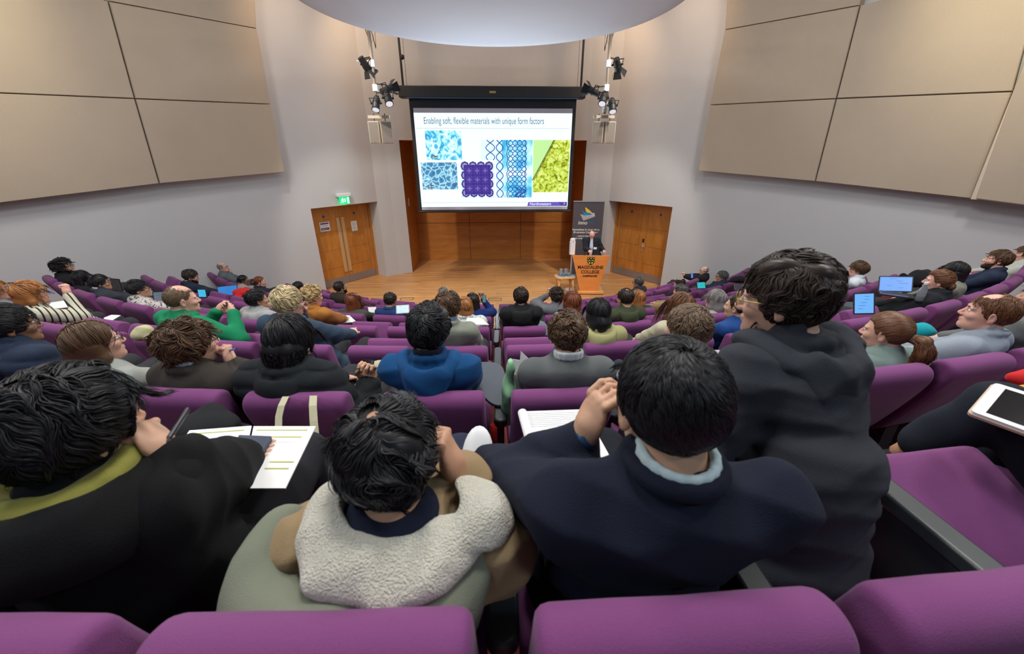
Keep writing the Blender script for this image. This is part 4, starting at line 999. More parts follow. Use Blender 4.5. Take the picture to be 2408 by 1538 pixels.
    def legs_(g, e, trim=0., k=.03):
        for s, nm in ((-1, 'l'), (1, 'r')):
            a, b, c_ = legj(s, nm); g.cap(a, b, .082 + e, .058 + e, k=k); g.cap(b, b + (c_ - b) * (1 - trim), .056 + e, .038 + e, k=k)
    trunk(g, -.012); arms(g, -.006); legs_(g, -.008); push(*g.mesh())
    for s, nm in ((-1, 'l'), (1, 'r')):
        if q == 1 and nm not in hands: continue
        hd = hands.get(nm); w = W_[nm]; fd = w - J['e' + nm]; fd = fd / np.linalg.norm(fd)
        d = fd if hd is None or hd[1] is None else np.array(hd[1], float); n = np.array((0, 0, -1.)) if hd is None or len(hd) < 3 or hd[2] is None else np.array(hd[2], float)
        if abs(n @ d) / np.linalg.norm(d) / np.linalg.norm(n) > .95: n = np.array([0, 1., -.2])
        cu = hd[4] if hd is not None and len(hd) > 4 and hd[4] is not None else curl
        push(*hand_geo(w, d, n, s, cu, h={3: .0042, 2: .0055, 1: .008}[q], sc=sc * 1.0))
    o = mesh_obj('person', np.concatenate(VV), np.concatenate(FF), skin(tone), None, True)
    o.location = (Sx, Sy, Sz); o.rotation_euler = (0, 0, psi); tag(o, label, 'person')
    # ---- clothes
    tm = cloth(top_name or str(top), top) if not isinstance(top, bpy.types.Material) else top
    th = {'jumper': .012, 'shirt': .006, 'coat': .024, 'puffer': .036, 'jacket': .018, 'hoodie': .020}[top_kind]
    g = Grid((-.60, -.45, -.10), (.60, .75, nb[2] + .16), cq); trunk(g, th, .06); arms(g, th + .006, .06, .04)
    g.cap(nb + np.array([0, .01, .075]), Hl + np.array([0, .01, .12]), .054, .075, k=.012, op='sub')
    if top_kind == 'puffer': g.warp(quilt(.075, .012))
    if fold: g.warp(folds(seed, fold * (1.0 if q > 1 else .6), 20, (1, 1, 1.6)))
    if collar != 'none' and top_kind in ('coat', 'jacket', 'shirt', 'puffer'):
        cr_ = .062 + th * .6
        pts = [nb + np.array([cr_ * math.sin(t), -cr_ * math.cos(t) * .95 - .005, .030 - .018 * (1 - math.cos(t))]) for t in np.linspace(-2.3, 2.3, 9)]
        g.chain(pts, .011 + th * .25, k=.012)
    V, F = g.mesh(); name = {'jumper': 'jumper', 'shirt': 'shirt', 'coat': 'coat', 'puffer': 'puffer_jacket', 'jacket': 'jacket', 'hoodie': 'hoodie'}[top_kind]
    to = mesh_obj(name, V, F, tm, o, True)
    if isinstance(collar, (tuple, list)):       # a shirt collar of its own colour showing above
        cr_ = .060; g = Grid(nb - .12, nb + .12, .006 if q > 1 else .009)
        pts = [nb + np.array([cr_ * math.sin(t), -cr_ * math.cos(t) * .95 - .004, .036 + .012 * math.cos(t)]) for t in np.linspace(-2.5, 2.5, 13)]
        for dz in (0, .012, .024): g.chain([p + np.array([0, 0, dz - .012]) for p in pts], .0075, k=.006)
        V, F = g.mesh(); mesh_obj('shirt_collar', V, F, cloth('collar' + str(collar[0]), tuple(collar), weave=500), o, True)
    if hood:
        hm = tm; hs = 1.0 if hood is True else float(hood)
        g = Grid(nb + np.array([-.24, -.30, -.26]), nb + np.array([.24, .14, .16]), cq * .9)
        for t in np.linspace(-1.9, 1.9, 11):
            c_ = nb + np.array([.105 * hs * math.sin(t), -.005 - .088 * hs * math.cos(t), -.010 + .03 * (hs - 1) * 2 - .030 * math.cos(t)]); g.ell(c_, (.042 * hs, .040 * hs, .034 + .012 * math.cos(t)), k=.03)
        g.ell(nb + np.array([0, -.105 * hs, -.075]), (.095 * hs, .042 * hs, .075), Rx(-.25), k=.04); g.ell(nb + np.array([0, -.062, .018]), (.072, .045, .030), k=.02, op='sub')
        g.cap(nb, Hl, .058, .07, k=.01, op='sub'); g.warp(folds(seed + 5, fold * .9, 26)); V, F = g.mesh(); mesh_obj('hood', V, F, hm, o, True)
    g = Grid((-.36, -.16, -.46), (.36, .76, .24), cq * 1.5); g.ell(pv, (.165, .12, .095), k=.04); legs_(g, .014, .03); g.warp(folds(seed + 9, .004, 18))
    if legpose and 'box' in legpose:
        lo, hi = legpose['box']; g = Grid(lo, hi, cq * 1.3); g.ell(pv, (.165, .12, .095), k=.04); legs_(g, legpose.get('e', .014), legpose.get('trim', .03)); g.warp(folds(seed + 9, .006, 18))
    V, F = g.mesh(); mesh_obj('trousers', V, F, cloth('leg' + str(legs), legs), o, True)
    if q > 1 or seat is not None or legpose:
        for s, nm in ((-1, 'l'), (1, 'r')):
            an = legj(s, nm)[2]; f = MB(); 
            if legpose and 'feet' in legpose: fd = np.array(legpose['feet'][nm], float)
            else: fd = np.array([s * .15, 1, -.12])
            fd = fd / np.linalg.norm(fd); up = np.array([0, 0, 1.]) - fd * fd[2]; up /= np.linalg.norm(up); xx = np.cross(fd, up)
            R = np.column_stack([xx, fd, up]); f.sph(an + fd * .06 - up * .035, (.042, .125, .045), 14, 9, R); f.build('shoe', cloth('shoe', (.02, .018, .018)), o, True)
    # ---- hair and face
    if hair: build_hair(o, Rh, Hl, sc, hair, q, seed)
    HL = lambda p: Hl + Rh @ (np.array(p, float) * sc)
    if eyes and q >= 1:
        for s in (-1, 1):
            e = MB(); e.sph(HL((s * .031, .0768, .004)), .0118 * sc, 12, 8); eo = e.build('eye', mat('eye_white', (.75, .72, .70), .25), o, True)
            e = MB(); e.sph(HL((s * .031, .0838, .004)), .0060 * sc, 10, 6); e.build('iris', mat('iris_dark', (.03, .02, .015), .2), eo, True)
            if hair or eyes == 'brow':
                bc = hairmat(hair['color']) if hair else hairmat('grey'); e = MB(); e.sweep([HL((s * .014, .094, .022)), HL((s * .030, .092, .027)), HL((s * .047, .081, .022))], [.002, .0035, .002], 5); e.build('eyebrow', bc, o, True)
        g = Grid((-.03, .07, -.072), (.03, .115, -.045), .0035); g.ell((0, .0885, -.052), (.021, .0115, .0045), k=.003); g.ell((0, .088, -.0615), (.017, .0115, .005), k=.003)
        V, F = g.mesh(); lc = SKIN[tone]; mesh_obj('lips', (V * sc) @ Rh.T + Hl, F, mat('lip_' + tone, (lc[0] * .85, lc[1] * .58, lc[2] * .6), .45), o, True)
    if glasses:
        gm = mat('spectacle_' + str(glasses), {'gold': (.55, .40, .15), 'red': (.25, .02, .02), 'wire': (.3, .3, .3)}.get(glasses, (.015, .015, .018)), .3, .3 if glasses in ('gold', 'wire') else 0); t_ = {3: .0018, 2: .0022, 1: .003}[q]
        e = MB()
        for s in (-1, 1):
            pts = [HL((s * .032 + .024 * math.cos(a), .103 - .004 * math.cos(a) * s, .004 + .018 * math.sin(a))) for a in np.linspace(0, 2 * math.pi, 17)]; e.sweep(pts, t_, 5)
            e.sweep([HL((s * .055, .099, .010)), HL((s * .078, .070, .010)), HL((s * .088, -.005, .008)), HL((s * .084, -.022, -.010))], t_, 5)
        e.sweep([HL((-.009, .106, .008)), HL((0, .108, .011)), HL((.009, .106, .008))], t_, 5); e.build('glasses', gm, o, True)
    if beard:
        g = Grid((-.085, -.02, -.125), (.085, .12, .0), {3: .005, 2: .006, 1: .008}[q]); g.ell((0, .030, -.025), (.066, .064, .090), k=.02); g.ell((0, .045, -.078), (.051, .048, .040), k=.02); g.ell((0, .080, -.092), (.024, .019, .020), k=.02)
        sl, G = g.sub(g.lo, g.lo + g.h * g.n); z = -.028 - .4 * np.maximum(0, G[1] - .06) + .55 * np.maximum(0, .03 - G[1]) * 0; g.F = np.maximum(g.F, (G[2] + .038 - .25 * (.06 - G[1])) ).astype(np.float32)
        g.ell((0, .100, -.055), (.025, .02, .009), k=.008, op='sub'); g.warp(folds(seed, .002, 160)); V, F = g.mesh(); bo = mesh_obj('beard', (V * sc) @ Rh.T + Hl, F, hairmat(beard), o, True)
    o['_R'] = 0; del o['_R']
    return dict(o=o, H=Hl, R=Rh, nb=nb, J=J, W=W_, S=np.array([Sx, Sy, Sz]), R0=R0, psi=psi, sh=sh, mid=mid, tm=tm, HL=HL, row=row)
USED = {}
def world_of(P, l): return P['S'] + P['R0'] @ np.array(l, float)
def local_of(P, w): return P['R0'].T @ (np.array(w, float) - P['S'])
# ================================================================ THE AUDIENCE
def Hr(color, style='short', **k): return dict(color=color, style=style, **k)
def Z0(): pass
def wrd(px, py, t): return tuple(at_t(px, py, t))
def handw(px, py, t, d=None, n=None, pole=None, curl=None): return ('W', wrd(px, py, t), d, n, pole, curl)
_person = person
def person(label, px=None, row=None, hands=None, **k):
    """hands given as ('W', world wrist, ...) are turned into the figure's own frame first"""
    if hands:
        H = at_radius(px[0], px[1], ROW(row) - k.get('off', .17)) if k.get('world') is None else np.array(k['world'], float)
        if k.get('seat') is None:
            kq = k.get('key'); s = nearest(row, H[0], H[1])[2] if kq is None else int(np.sign(kq)) * SPOS[row][int(np.sign(kq))][abs(kq) - 1]; a = s / ROW(row); r = ROW(row) - (.165 if row == 0 else .205) - .10; S_ = np.array([r * math.sin(a), 15 - r * math.cos(a), FLOORZ(row) + .42])
        else: S_ = np.array(k['seat'], float)
        psi = math.atan2(S_[0], 13.5 - S_[1]) if k.get('az') is None else math.radians(k['az']); R0 = Rz(psi); hh = {}
        for nm, h in hands.items():
            if h[0] == 'W':
                v = lambda q: None if q is None else tuple(R0.T @ np.array(q, float)); hh[nm] = (tuple(R0.T @ (np.array(h[1]) - S_)), v(h[2]), v(h[3]), v(h[4]), h[5])
            else: hh[nm] = h
        k['hands'] = hh
    return _person(label, px, row, **k)
LAP = {'l': ((-.09, .30, .17), None, (0, 0, -1), None, .5), 'r': ((.09, .32, .17), None, (0, 0, -1), None, .5)}
WRITE = {'r': ((.10, .36, .22), (-.3, .9, -.2), (-.3, 0, -1), (.6, -.1, -1), .75), 'l': ((-.10, .32, .20), None, (0, 0, -1), None, .3)}
def CHIN(side=1, x=.05): return {('r' if side > 0 else 'l'): ((side * x, .10, -.14), (-side * .1, .25, 1), (-side * .6, -1, .2), (side * .5, .3, -1), .9, 'head')}
P = {}
cloth('stripy', (.52, .50, .38), stripes=(7.5, 'Y', (.02, .02, .022))); cloth('floral', (.52, .49, .46), speckle=(46, (.07, .06, .06))); cloth('speckle', (.62, .66, .62), speckle=(60, (.25, .33, .30)))
# ---- row 0, closest to the camera
P['coat'] = person('person in a black coat over a yellow-green collar, chin on fist, holding a pen', (178, 1012), 0, off=.26, haz=-24, pitch=-6, roll=3, az=4, tone='asian', sc=1.04, q=3, wide=1.06,
    hair=Hr('black', th=.028, length=.075, curl=.30, lift=.018, n=7500, rad=.0019, crown=(-.01, -.06, .10), holes=[((-.012, -.062, .135), (.012, .017, .014))], grav=.3, lump=1.2), top=(.0045, .0048, .0055), top_kind='coat', collar='none', fold=.015, cm=.0078,
    hands={'r': handw(402, 1078, .84, (-.55, .25, .75), (-.9, -.1, -.3), (.15, -.15, -1), 1.15), 'l': handw(520, 1068, 1.10, (1, .25, -.05), (0, 0, -1), (-.5, 0, -1), .15)}, legs=(.02, .02, .025))
P['sherpa'] = person('person in a tan parka with a cream fleece-lined hood and tousled black hair', (918, 1085), 0, off=.22, haz=4, pitch=-16, roll=-5, tone='tan', sc=1.02, q=3, wide=1.15,
    hair=Hr('black', th=.022, length=.070, curl=.5, lift=.020, n=7000, rad=.0019, crown=(-.006, -.045, .10), holes=[((-.012, -.050, .128), (.020, .028, .016))], grav=.4, lump=1.2), top=(.27, .19, .10), top_kind='coat', collar='none', fold=.018, cm=.0078,
    hands={'r': handw(1075, 1120, .80, (-.25, .2, .9), (-.9, .1, 0), (.5, -.2, -1), 1.0)}, legs=(.02, .025, .05))
P['navy'] = person('person in a navy jacket with close-cropped black hair, left hand raised to the face', (1570, 958), 0, off=.19, haz=0, pitch=-10, tone='asian', sc=1.09, q=3, wide=1.15,
    hair=Hr('black', th=.016, length=.034, curl=.14, lift=.006, n=9000, rad=.0013, crown=(-.004, -.055, .105), holes=[((-.004, -.058, .127), (.006, .016, .010))], line='short', grav=.2, lump=.3), top=(.0095, .0125, .026), top_kind='jacket', fold=.016, cm=.0078, collar='none',
    hands={'l': handw(1372, 1030, .84, (.30, .12, .95), (.9, .3, -.1), (-1, .1, -.75), .55), 'r': ((.17, .24, .10), None, (0, 0, -1), (.7, -.5, -1), .5)}, legs=(.012, .014, .02))
P['grey'] = person('person in a charcoal hooded jacket with bushy dark hair and glasses, leaning toward the stage', (1868, 705), 0, world=wrd(1842, 706, 1.04), az=14, haz=32, pitch=-8, tone='fair', sc=1.04, q=3, wide=1.10, slump=.03,
    hair=Hr('dark', line='long', th=.020, length=.060, curl=.45, lift=.014, n=7000, rad=.0019, crown=(.0, -.03, .11), grav=.3, lump=1.6), top=(.030, .034, .042), top_kind='coat', fold=.011, hood=1.15, glasses='gold', eyes=True, legs=(.02, .02, .025))
gs = P['grey']
s5 = np.array([1.92, .80, FLOORZ(0) + .42])
P['legs'] = person('person in dark cropped trousers sitting with legs crossed and bare ankles', (0, 0), 0, world=(1.98, .74, 3.30), seat=tuple(s5), az=10, tone='tan', q=2, top=(.02, .02, .025), hair=Hr('dark'), legs=(.012, .015, .024), hands={'l': handw(2478, 1000, 1.12, (-.3, .9, 0), (0, 0, -1), (-.5, -.5, -1), .4)},
    legpose={'l': [Rz(-math.radians(10)) @ (p - s5) for p in (s5 + np.array([-.08, .05, .06]), at_t(2352, 962, 1.30), at_t(2112, 1062, 1.52))], 'r': [Rz(-math.radians(10)) @ (p - s5) for p in (s5 + np.array([.08, .05, .04]), at_t(2400, 1040, 1.42), at_t(2172, 1118, 1.66))],
             'box': ((-1.0, -.2, -.5), (.5, .9, .5)), 'trim': .26, 'e': .030, 'feet': {'l': (-.75, .35, -.45), 'r': (-.8, .35, -.5)}})
# ---- row 1
P['puff_navy'] = person('person with black hair and glasses in a navy puffer jacket at the left edge', (22, 768), 1, haz=-25, tone='brown', q=3, glasses=True, eyes=True, hair=Hr('black', th=.020, length=.06, curl=.10, lift=.008, blobs=[((0, -.125, -.03), (.035, .03, .035))]), top=(.018, .028, .055), top_kind='puffer', hood=True)
P['ash'] = person('person with brown hair and dark glasses in a pale grey jumper', (222, 808), 1, off=.20, haz=-30, pitch=4, tone='fair', q=3, sc=1.02, glasses=True, eyes=True, hair=Hr('brown', 'bob', th=.016, length=.13, curl=.06, lift=.010, grav=1.0, part=.01), top=(.33, .35, .32), top_kind='jumper')
P['blazer'] = person('person with swept brown hair and glasses in a dark brown blazer, raising a blue pen', (448, 812), 1, haz=-34, pitch=6, tone='fair', q=3, sc=1.04, glasses=True, eyes=True, hair=Hr('brown', th=.026, length=.07, curl=.22, lift=.022, grav=.1, lump=1.2, crown=(.0, -.02, .11)), top=(.045, .038, .032), top_kind='coat', collar=(.35, .40, .48), hands={'r': handw(545, 858, 1.93, (-.15, .2, 1), (-.9, 0, 0), (.8, .3, -.9), 1.2)})
P['bobblack'] = person('person with glossy straight black hair in a black puffer jacket, holding a phone', (684, 806), 1, haz=-3, pitch=-14, tone='asian', q=3, sc=1.10, hair=Hr('black', 'short', line='long', th=.022, length=.115, curl=.04, lift=.012, grav=1.0, n=3600, rad=.0026, crown=(-.01, -.04, .11), lump=.2, chains=[([(0, -.05, -.02), (0, -.05, -.085)], [.086, .070])]), top=(.014, .017, .020), top_kind='puffer', hood=True, hands={'r': handw(868, 905, 2.0, (.1, .3, .9), (-.3, -.9, .1), (.7, 0, -1), .8)})
P['bluejkt'] = person('person with short black hair and ears showing, in a bright blue rain jacket', (1009, 780), 1, haz=0, pitch=-6, tone='asian', q=3, sc=1.06, hair=Hr('black', th=.024, length=.045, curl=.20, lift=.016, grav=0., n=4200, rad=.0024, lump=.8), top=(.008, .065, .19), top_kind='jacket', hood=True, collar=(.012, .015, .03), fold=.010)
P['curlgrey'] = person('person with curly brown hair in a mid-grey jumper over a white collared shirt', (1333, 790), 1, haz=0, pitch=-10, tone='pink', q=3, sc=.98, hair=Hr('brown', th=.020, length=.045, curl=.6, lift=.016, n=3600, rad=.0027, lump=1.4), top=(.115, .125, .125), top_kind='jumper', collar=(.62, .68, .68), fold=.004)
P['fadebrn'] = person('person with short mid-brown hair in a pale blue shirt beyond the navy jacket', (1615, 776), 1, haz=18, pitch=-2, tone='pink', q=3, sc=1.06, hair=Hr('ashbrown', th=.018, length=.035, curl=.2, lift=.010, grav=.0, n=4200, rad=.0022, lump=.6), top=(.42, .46, .52), top_kind='shirt')
P['pony'] = person('person with light brown hair tied in a ponytail hanging over the seat back', (2082, 782), 1, key=4, off=.20, haz=22, pitch=-3, tone='fair', q=3, sc=1.0, eyes=True, hair=Hr('chestnut', th=.013, length=.10, curl=.03, lift=.002, crown=(0, .10, .03), grav=0., chains=[([(0, -.115, .0), (-.01, -.165, -.005), (-.015, -.185, -.06), (-.005, -.165, -.13), (.0, -.15, -.19)], [.026, .034, .042, .036, .014])]), top=(.16, .22, .20), top_kind='jumper')
P['bald2'] = person('person with thinning light brown hair in a blue-grey shirt, looking toward the stage', (2325, 738), 1, key=5, haz=34, pitch=4, tone='pink', q=3, sc=1.04, eyes=True, hair=Hr('chestnut', th=.010, length=.03, curl=.12, lift=.004, n=3000, rad=.0018, holes=[((0, .03, .125), (.055, .055, .04))], lump=.2), top=(.25, .29, .34), top_kind='shirt')
P['edge1'] = person('person in a grey top just outside the right edge, one forearm showing', (2460, 700), 1, key=6, haz=20, tone='fair', q=2, hair=Hr('brown'), top=(.12, .13, .13), hands={'l': handw(2375, 775, 2.4, (-.9, .1, .1), (0, 0, -1), None, .5)})
# ---- row 2
P['bobblond'] = person('person with a strawberry-blond bob in a cream and black striped jumper, pen at the lips', (72, 690), 2, haz=-30, pitch=2, tone='pink', q=2, sc=1.02, glasses=True, eyes=True, hair=Hr('ginger', 'bob', th=.020, length=.12, curl=.04, lift=.008, grav=1.2, n=1100), top=(.52, .50, .38), top_name='stripy', hands={'r': ((.06, .20, -.07), (-.15, .2, 1), (-.8, -.3, .1), (.6, .3, -1), 1.0, 'head')})
P['edge2'] = person('person with ginger hair and glasses, face cut by the left edge of the photo', (-14, 682), 2, haz=-30, tone='pink', q=2, glasses=True, eyes=True, hair=Hr('ginger', 'bob', th=.016, length=.10), top=(.2, .2, .2))
P['green'] = person('bald person in a bright green hoodie, both hands clasped in the air', (428, 706), 2, haz=-30, pitch=-2, tone='pink', q=2, sc=1.10, wide=1.2, eyes='brow', hair=Hr('ashbrown', th=.004, length=.010, n=2200, rad=.0012, curl=.05, lift=.001, holes=[((0, .04, .13), (.075, .085, .055))], lump=0), top=(.008, .20, .085), top_kind='hoodie', hood=True, hands={'r': handw(548, 735, 3.3, (-.5, .5, .6), (-.6, -.5, 0), (.8, 0, -.8), .8), 'l': handw(512, 732, 3.4, (.6, .5, .5), (.6, -.6, 0), (-.3, .3, -1), .8)})
P['blondm'] = person('person with short blond hair and black glasses in a slate-blue hoodie, hand at the chin', (678, 713), 2, haz=-28, pitch=-4, tone='pink', q=2, sc=1.12, wide=1.1, glasses=True, eyes=True, hair=Hr('lightblond', th=.018, length=.05, curl=.12, lift=.012, grav=.1, n=1600, crown=(-.02, -.06, .10)), top=(.035, .062, .10), top_kind='hoodie', hood=True, hands={'r': ((.12, .40, .20), (-.4, .8, .1), (0, 0, -1), None, .7), 'l': ((.02, .10, -.13), (.2, .2, 1), (0, -1, .3), (-.6, .2, -1), .9, 'head')})
P['curl2'] = person('person with wavy light brown hair in an olive-grey jacket with a blue check collar', (1055, 724), 2, haz=-12, pitch=-6, tone='pink', q=2, sc=1.06, hair=Hr('brown', th=.022, length=.045, curl=.5, lift=.015, n=1500, lump=1.2), top=(.23, .25, .20), top_kind='jacket', collar=(.12, .20, .36))
P['bobol'] = person('person with a sleek black bob in an olive rain jacket', (1406, 738), 2, haz=0, pitch=-8, tone='asian', q=2, sc=1.06, hair=Hr('black', 'bob', th=.020, length=.13, curl=.02, lift=.008, grav=1.3, width=.085, n=1600), top=(.34, .33, .15), top_kind='jacket', hood=True)
P['longbr'] = person('person with very long straight brown hair in a cream jacket', (1600, 722), 2, haz=18, pitch=-4, tone='fair', q=2, sc=1.03, hair=Hr('chestnut', 'long', th=.016, length=.30, curl=.03, lift=.006, grav=1.6, n=1500), top=(.46, .43, .30), top_kind='jacket')
P['clip'] = person('person with dark hair pinned up by a lilac claw clip, in a royal blue top', (1735, 722), 2, haz=24, pitch=-2, tone='asian', q=2, sc=1.03, hair=Hr('dark', th=.010, length=.09, curl=.03, lift=.002, crown=(0, .10, .03), grav=-.3, blobs=[((0, -.115, .03), (.035, .03, .05))]), top=(.015, .06, .22), top_kind='jumper')
P['bun3'] = person('person with light brown wavy hair pinned low, in a black blazer at an open laptop', (2205, 662), 2, haz=22, tone='pink', q=2, sc=1.03, eyes=True, hair=Hr('chestnut', th=.018, length=.09, curl=.10, lift=.006, crown=(0, .10, .05), grav=0, blobs=[((0, -.11, -.03), (.05, .035, .04))]), top=(.014, .016, .019), top_kind='coat', hands={'l': ((.0, .28, .10), (.1, .3, .9), None, None, .8)})
P['longblk'] = person('person with long sleek black hair in a grey-green top by the right wall', (2243, 640), 2, off=.22, haz=24, tone='asian', q=2, hair=Hr('black', 'long', th=.016, length=.24, curl=.02, grav=1.5, lift=.006), top=(.22, .23, .18))
P['navysh'] = person('person with brown hair and short beard in a dark navy shirt, at the right edge', (2345, 612), 2, haz=16, pitch=4, tone='pink', q=2, sc=1.05, eyes=True, beard='brown', hair=Hr('brown', th=.018, length=.05, curl=.12, lift=.010), top=(.018, .028, .055), top_kind='shirt')
P['edge3'] = person('person with brown hair in a pale sage shirt, cut by the right edge', (2408, 598), 2, haz=16, tone='pink', q=2, hair=Hr('brown', th=.018, length=.05), top=(.42, .45, .40), top_kind='shirt')
# ---- row 3
P['suit3'] = person('person with side-parted black hair and glasses in a dark suit, left of the floral shirt', (238, 665), 3, haz=-26, tone='tan', q=2, glasses=True, eyes=True, hair=Hr('black', th=.018, length=.05, curl=.05, lift=.008), top=(.03, .035, .045), top_kind='coat', collar=(.45, .5, .58))
P['floral'] = person('person with black hair, beard shadow and glasses in a white patterned shirt', (326, 680), 3, haz=-28, tone='tan', q=2, sc=1.05, wide=1.1, glasses=True, eyes=True, hair=Hr('black', th=.018, length=.05, curl=.05, lift=.008), top=(.50, .47, .44), top_name='floral', top_kind='shirt')
P['fade3'] = person('person with a dark textured crop faded at the sides, in a pale grey hoodie', (606, 705), 3, haz=-34, tone='tan', q=2, sc=1.03, eyes=True, hair=Hr('black', line='fade', th=.024, length=.04, curl=.25, lift=.012), top=(.33, .34, .33), top_kind='hoodie', hood=True)
P['curly3'] = person('person with curly strawberry-blond hair in a rust-orange jacket', (735, 698), 3, haz=-22, pitch=-8, tone='pink', q=2, sc=1.07, glasses=True, hair=Hr('blond', th=.024, length=.05, curl=.7, lift=.02, lump=1.6), top=(.38, .15, .03), top_kind='jacket', hands=WRITE)
P['light3'] = person('person with strawberry-blond hair in a white speckled and mint top', (1093, 722), 3, haz=10, tone='pink', q=2, hair=Hr('ginger', 'bob', th=.018, length=.14, curl=.06, grav=1.), top=(.62, .64, .60), top_name='speckle', top_kind='jacket')
P['hood3'] = person('person with short dark hair in a black hoodie beside the centre gap', (1225, 700), 3, haz=0, pitch=-4, tone='pink', q=2, hair=Hr('dark', th=.020, length=.03, curl=.10, lift=.010, grav=-.1), top=(.014, .015, .016), top_kind='hoodie', hood=True)
P['auburn3'] = person('person with long auburn hair, second seat right of the centre gap', (1345, 712), 3, haz=0, tone='fair', q=2, sc=1.1, hair=Hr('auburn', 'long', th=.018, length=.20, curl=.05, grav=1.4), top=(.10, .09, .09))
P['olive3'] = person('person with receding dark hair and an olive-green hoodie', (1470, 703), 3, haz=8, pitch=-8, tone='tan', q=2, sc=1.03, hair=Hr('dark', th=.012, length=.03, curl=.08, lift=.006, holes=[((.005, -.045, .125), (.022, .026, .02))]), top=(.045, .055, .028), top_kind='hoodie', hood=True)
P['silver3'] = person('person with shoulder-length silver-grey hair', (1682, 706), 3, off=.2, haz=18, tone='fair', q=2, sc=1.10, hair=Hr('grey', 'bob', th=.022, length=.15, curl=.12, grav=1., width=.085), top=(.35, .32, .30))
P['dark3'] = person('person with short black hair in a dark grey top, beside a white shirt', (1960, 658), 3, haz=24, tone='pink', q=2, sc=1.06, hair=Hr('black', th=.020, length=.04, curl=.06), top=(.08, .09, .10))
P['white3'] = person('person with a brown mop of hair in a white shirt against the right wall', (2017, 634), 3, haz=26, pitch=4, tone='pink', q=2, sc=1.02, eyes=True, hair=Hr('brown', line='fringe', th=.024, length=.06, curl=.08, lift=.012), top=(.58, .62, .68), top_kind='shirt')
P['beard3'] = person('person with shaggy black hair and beard in a black top, highest on the left', (150, 629), 3, haz=-24, pitch=4, tone='tan', q=2, sc=1.06, eyes=True, beard='black', glasses=True, hair=Hr('black', th=.034, length=.07, curl=.35, lift=.024, lump=1.5), top=(.01, .01, .012), top_kind='coat')
P['black3'] = person('person with long black hair in dark clothes between the bearded and the suited listener', (194, 655), 3, haz=-26, pitch=-6, tone='tan', q=2, hair=Hr('black', 'long', th=.018, length=.20, curl=.04, grav=1.4), top=(.012, .012, .015))
# ---- row 4
P['auburn4'] = person('person with long auburn-brown hair and an olive top, paper on the lap', (831, 709), 4, haz=-8, tone='fair', q=1, sc=1.08, hair=Hr('auburn', 'long', th=.018, length=.22, curl=.04, grav=1.4), top=(.07, .075, .06))
P['bluesh4'] = person('person with short dark hair in a blue shirt writing on a bright tablet', (919, 707), 4, haz=-12, pitch=-8, tone='tan', q=1, sc=1.02, hair=Hr('dark', th=.014, length=.03), top=(.02, .045, .15), top_kind='shirt', hands=WRITE)
P['photo4'] = person('person with long dark hair in a blue top and mustard sleeve, raising a phone', (1112, 709), 4, haz=-2, tone='tan', q=1, sc=1.05, hair=Hr('dark', 'long', th=.016, length=.20, grav=1.4), top=(.012, .03, .16), hands={'r': ((.12, .22, -.04), (0, .1, 1), (-.6, -.4, 0), (.7, 0, -1), .8, 'head')})
P['curl4'] = person('person with curly dark hair in a grey jumper, right hand lifted to the glasses', (1308, 696), 4, haz=4, tone='tan', q=1, sc=1.06, hair=Hr('dark', th=.024, length=.05, curl=.6, lift=.02, n=300, lump=1.6), top=(.16, .17, .18), hands={'l': ((-.10, .10, -.02), (.2, .2, .9), (.8, 0, 0), (-.8, 0, -1), .9, 'head')})
P['ginger4'] = person('person with a copper-blond bob next to the olive hoodie', (1500, 702), 4, haz=8, tone='pink', q=1, sc=1.10, hair=Hr('ginger', 'bob', th=.018, length=.14, grav=1.2), top=(.05, .06, .09))
P['tan4'] = person('person with short grey-brown hair in a camel jacket, writing with a blue pen', (1600, 686), 4, haz=16, tone='pink', q=1, sc=1.05, hair=Hr('darkgrey', th=.016, length=.04, curl=.3), top=(.34, .22, .11), top_kind='jacket', hands=WRITE)
P['beard4'] = person('person with dark hair and full beard in a navy jacket looking down at a laptop', (449, 651), 4, haz=-26, pitch=-14, tone='tan', q=2, sc=1.04, eyes=True, beard='dark', hair=Hr('dark', th=.018, length=.04), top=(.014, .020, .038), top_kind='coat', hands=LAP)
# ---- rows 5 and 6
P['dark5'] = person('person with dark hair and a brown-black jumper, lowest left near the stage boards', (801, 677), 5, haz=-30, pitch=4, tone='tan', q=1, sc=1.04, beard='dark', hair=Hr('dark', th=.014, length=.03), top=(.045, .035, .028))
P['hid5'] = person('person with grey hair mostly hidden behind the wavy-haired listener', (1043, 690), 5, tone='pink', q=1, hair=Hr('grey', th=.014, length=.03), top=(.06, .06, .07))
P['bun5'] = person('person with black hair in a low bun and glasses, red bag at the side', (573, 660), 5, off=.06, haz=-24, pitch=-8, tone='brown', q=1, glasses=True, hair=Hr('black', th=.008, length=.05, lift=.002, crown=(0, .10, .05), blobs=[((0, -.115, -.01), (.03, .025, .03))]), top=(.35, .32, .30))
P['ging5'] = person('person with ginger hair in a bun, in a dark top', (612, 663), 5, off=.10, haz=-34, tone='pink', q=1, eyes=True, hair=Hr('auburn', th=.010, length=.05, lift=.002, crown=(0, .10, .05), blobs=[((0, -.12, .0), (.035, .03, .035))]), top=(.02, .02, .035))
P['bald5'] = person('bald person with glasses in a grey jumper, hand at the chin, by the left wall', (524, 629), 5, haz=-34, pitch=8, tone='pink', q=2, glasses=True, eyes='brow', hair=Hr('grey', th=.004, length=.012, n=700, holes=[((0, .02, .12), (.075, .085, .07))]), top=(.11, .125, .14), hands=CHIN(1, .0))
P['black5'] = person('person with black hair, just left of the curly strawberry-blond one', (703, 676), 5, tone='tan', q=1, hair=Hr('black', th=.016, length=.04), top=(.02, .02, .02), haz=-10)
